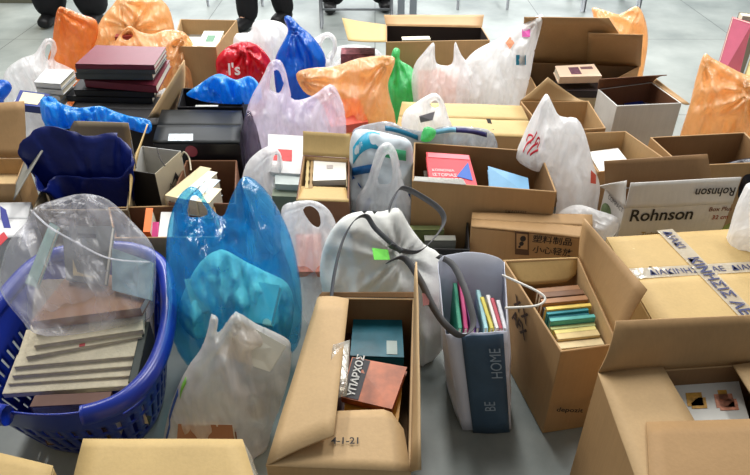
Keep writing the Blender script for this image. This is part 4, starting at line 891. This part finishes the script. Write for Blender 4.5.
person('person in black trousers and black shoes standing left of centre at the back', WY(260, 20, 4.6).x, 4.55, -25, ((-.06, -.04), (.10, .20)), lw=.078)
person('person in wide black clothes standing behind the sheer orange bag at the left', WY(78, 8, 4.7).x, 4.65, 0, ((-.18, .0), (.14, .0)), lw=.12, coat=True)
person('person in wide black trousers behind the long back box', WY(358, 5, 5.0).x, 5.0, 4, ((-.21, .0), (.2, .02)), lw=.11)
MET = mat((120, 124, 128), .35, .05, 10, 0, 60, .6, .7)
def table(label, x0, x1, y0, y1, legs, group='folding tables at the back'):
    r = thing('folding_table', label, 'table', ((x0+x1)/2, (y0+y1)/2, 0), group)
    v, f = prism([Vector((x0, y0, .73)), Vector((x1, y0, .73)), Vector((x1, y1, .73)), Vector((x0, y1, .73))], (0, 0, 1), .03); mk('tabletop', v, f, mat((214, 212, 204), .5, .03), r)
    for xx in (x0+.08, x1-.08):
        for yy in (y0+.08, y1-.08): tube([(xx, yy, .002), (xx, yy, .4), (xx, yy, .73)], legs, MET, 'leg', r, sub=1)
        tube([(xx, y0+.08, .12), (xx, y1-.08, .12)], legs*.8, MET, 'crossbar', r, sub=1)
    tube([(x0+.08, y0+.08, .13), (x1-.08, y0+.08, .13)], legs*.8, MET, 'crossbar', r, sub=1)
table('folding table with thin metal legs at the back, left of centre', WY(196, 12, 5).x, WY(272, 12, 5).x, 5.0, 5.55, .010)
table('folding table with thin metal legs at the back centre', WY(312, 20, 4.7).x, WY(402, 20, 4.7).x, 4.45, 4.7, .010)
table('folding table with thin metal legs at the back, behind the long box', WY(448, 10, 4.9).x, WY(520, 10, 4.9).x, 4.9, 5.5, .010)
table('folding table with thick grey legs at the back right', WY(576, 5, 4.85).x, WY(654, 5, 4.85).x, 4.85, 5.4, .02)
for i, x in enumerate((401, 413)):
    p = WY(x, 16, 4.78); r = mk('metal_post', *join([prism([Vector((p.x-.025, p.y, .002)), Vector((p.x+.025, p.y, .002)), Vector((p.x+.025, p.y+.05, .002)), Vector((p.x-.025, p.y+.05, .002))], (0, 0, 1), .9), prism([Vector((p.x-.035, p.y-.01, .002)), Vector((p.x+.035, p.y-.01, .002)), Vector((p.x+.035, p.y+.06, .002)), Vector((p.x-.035, p.y+.06, .002))], (0, 0, 1), .01)]), mat((130, 138, 146), .4, .05))
    tag(r, ['left', 'right'][i]+' one of two grey square posts behind the long back box', 'post', 'grey posts')
# cream plinth at the far left
c0 = WY(-80, 5, 5.1); c1 = WY(33, 5, 5.1)
r = thing('storage_cabinet', 'cream cabinet at the back left with a painted shadow strip beneath', 'cabinet', ((c0.x+c1.x)/2, 5.35, 0))
mk('body', *prism([Vector((c0.x, 5.2, .08)), Vector((c1.x, 5.2, .08)), Vector((c1.x, 5.6, .08)), Vector((c0.x, 5.6, .08))], (0, 0, 1), .8), mat((200, 186, 140), .6), r)
mk('base', *prism([Vector((c0.x, 5.16, .002)), Vector((c1.x, 5.16, .002)), Vector((c1.x, 5.6, .002)), Vector((c0.x, 5.6, .002))], (0, 0, 1), .06), mat((110, 108, 90), .6), r)  # slab coloured dark for the shadow line along the cabinet foot
# ================================================================ light
w = bpy.data.worlds.new('world'); S.world = w; w.use_nodes = True; bg = w.node_tree.nodes['Background']; bg.inputs[0].default_value = (.93, .97, 1, 1); bg.inputs[1].default_value = .24
def area(x, y, z, sx, sy, e, rot=(0, 0, 0), c=(1, .985, .95)):
    l = bpy.data.lights.new('ceiling_or_back_light', 'AREA'); l.shape = 'RECTANGLE'; l.size = sx; l.size_y = sy; l.energy = e; l.color = c
    o = bpy.data.objects.new('ceiling_or_back_light', l); COL.objects.link(o); o.location = (x, y, z); o.rotation_euler = rot
for x in (-2.2, 0, 2.2):
    area(x, 2.8, 3.1, .3, 1.3, 46); area(x, 4.9, 3.1, .3, 1.3, 60)
area(0, 7.6, 2.4, 6, 2.2, 300, (-math.radians(66), 0, 0), (.95, .98, 1))  # unseen back light tilted in from the far window end, not a ceiling fitting
S.view_settings.view_transform = 'Standard'; S.view_settings.look = 'None'; S.view_settings.exposure = 0.16; S.view_settings.gamma = 1
S.view_settings.use_curve_mapping = False
S.cycles.transparent_max_bounces = 24
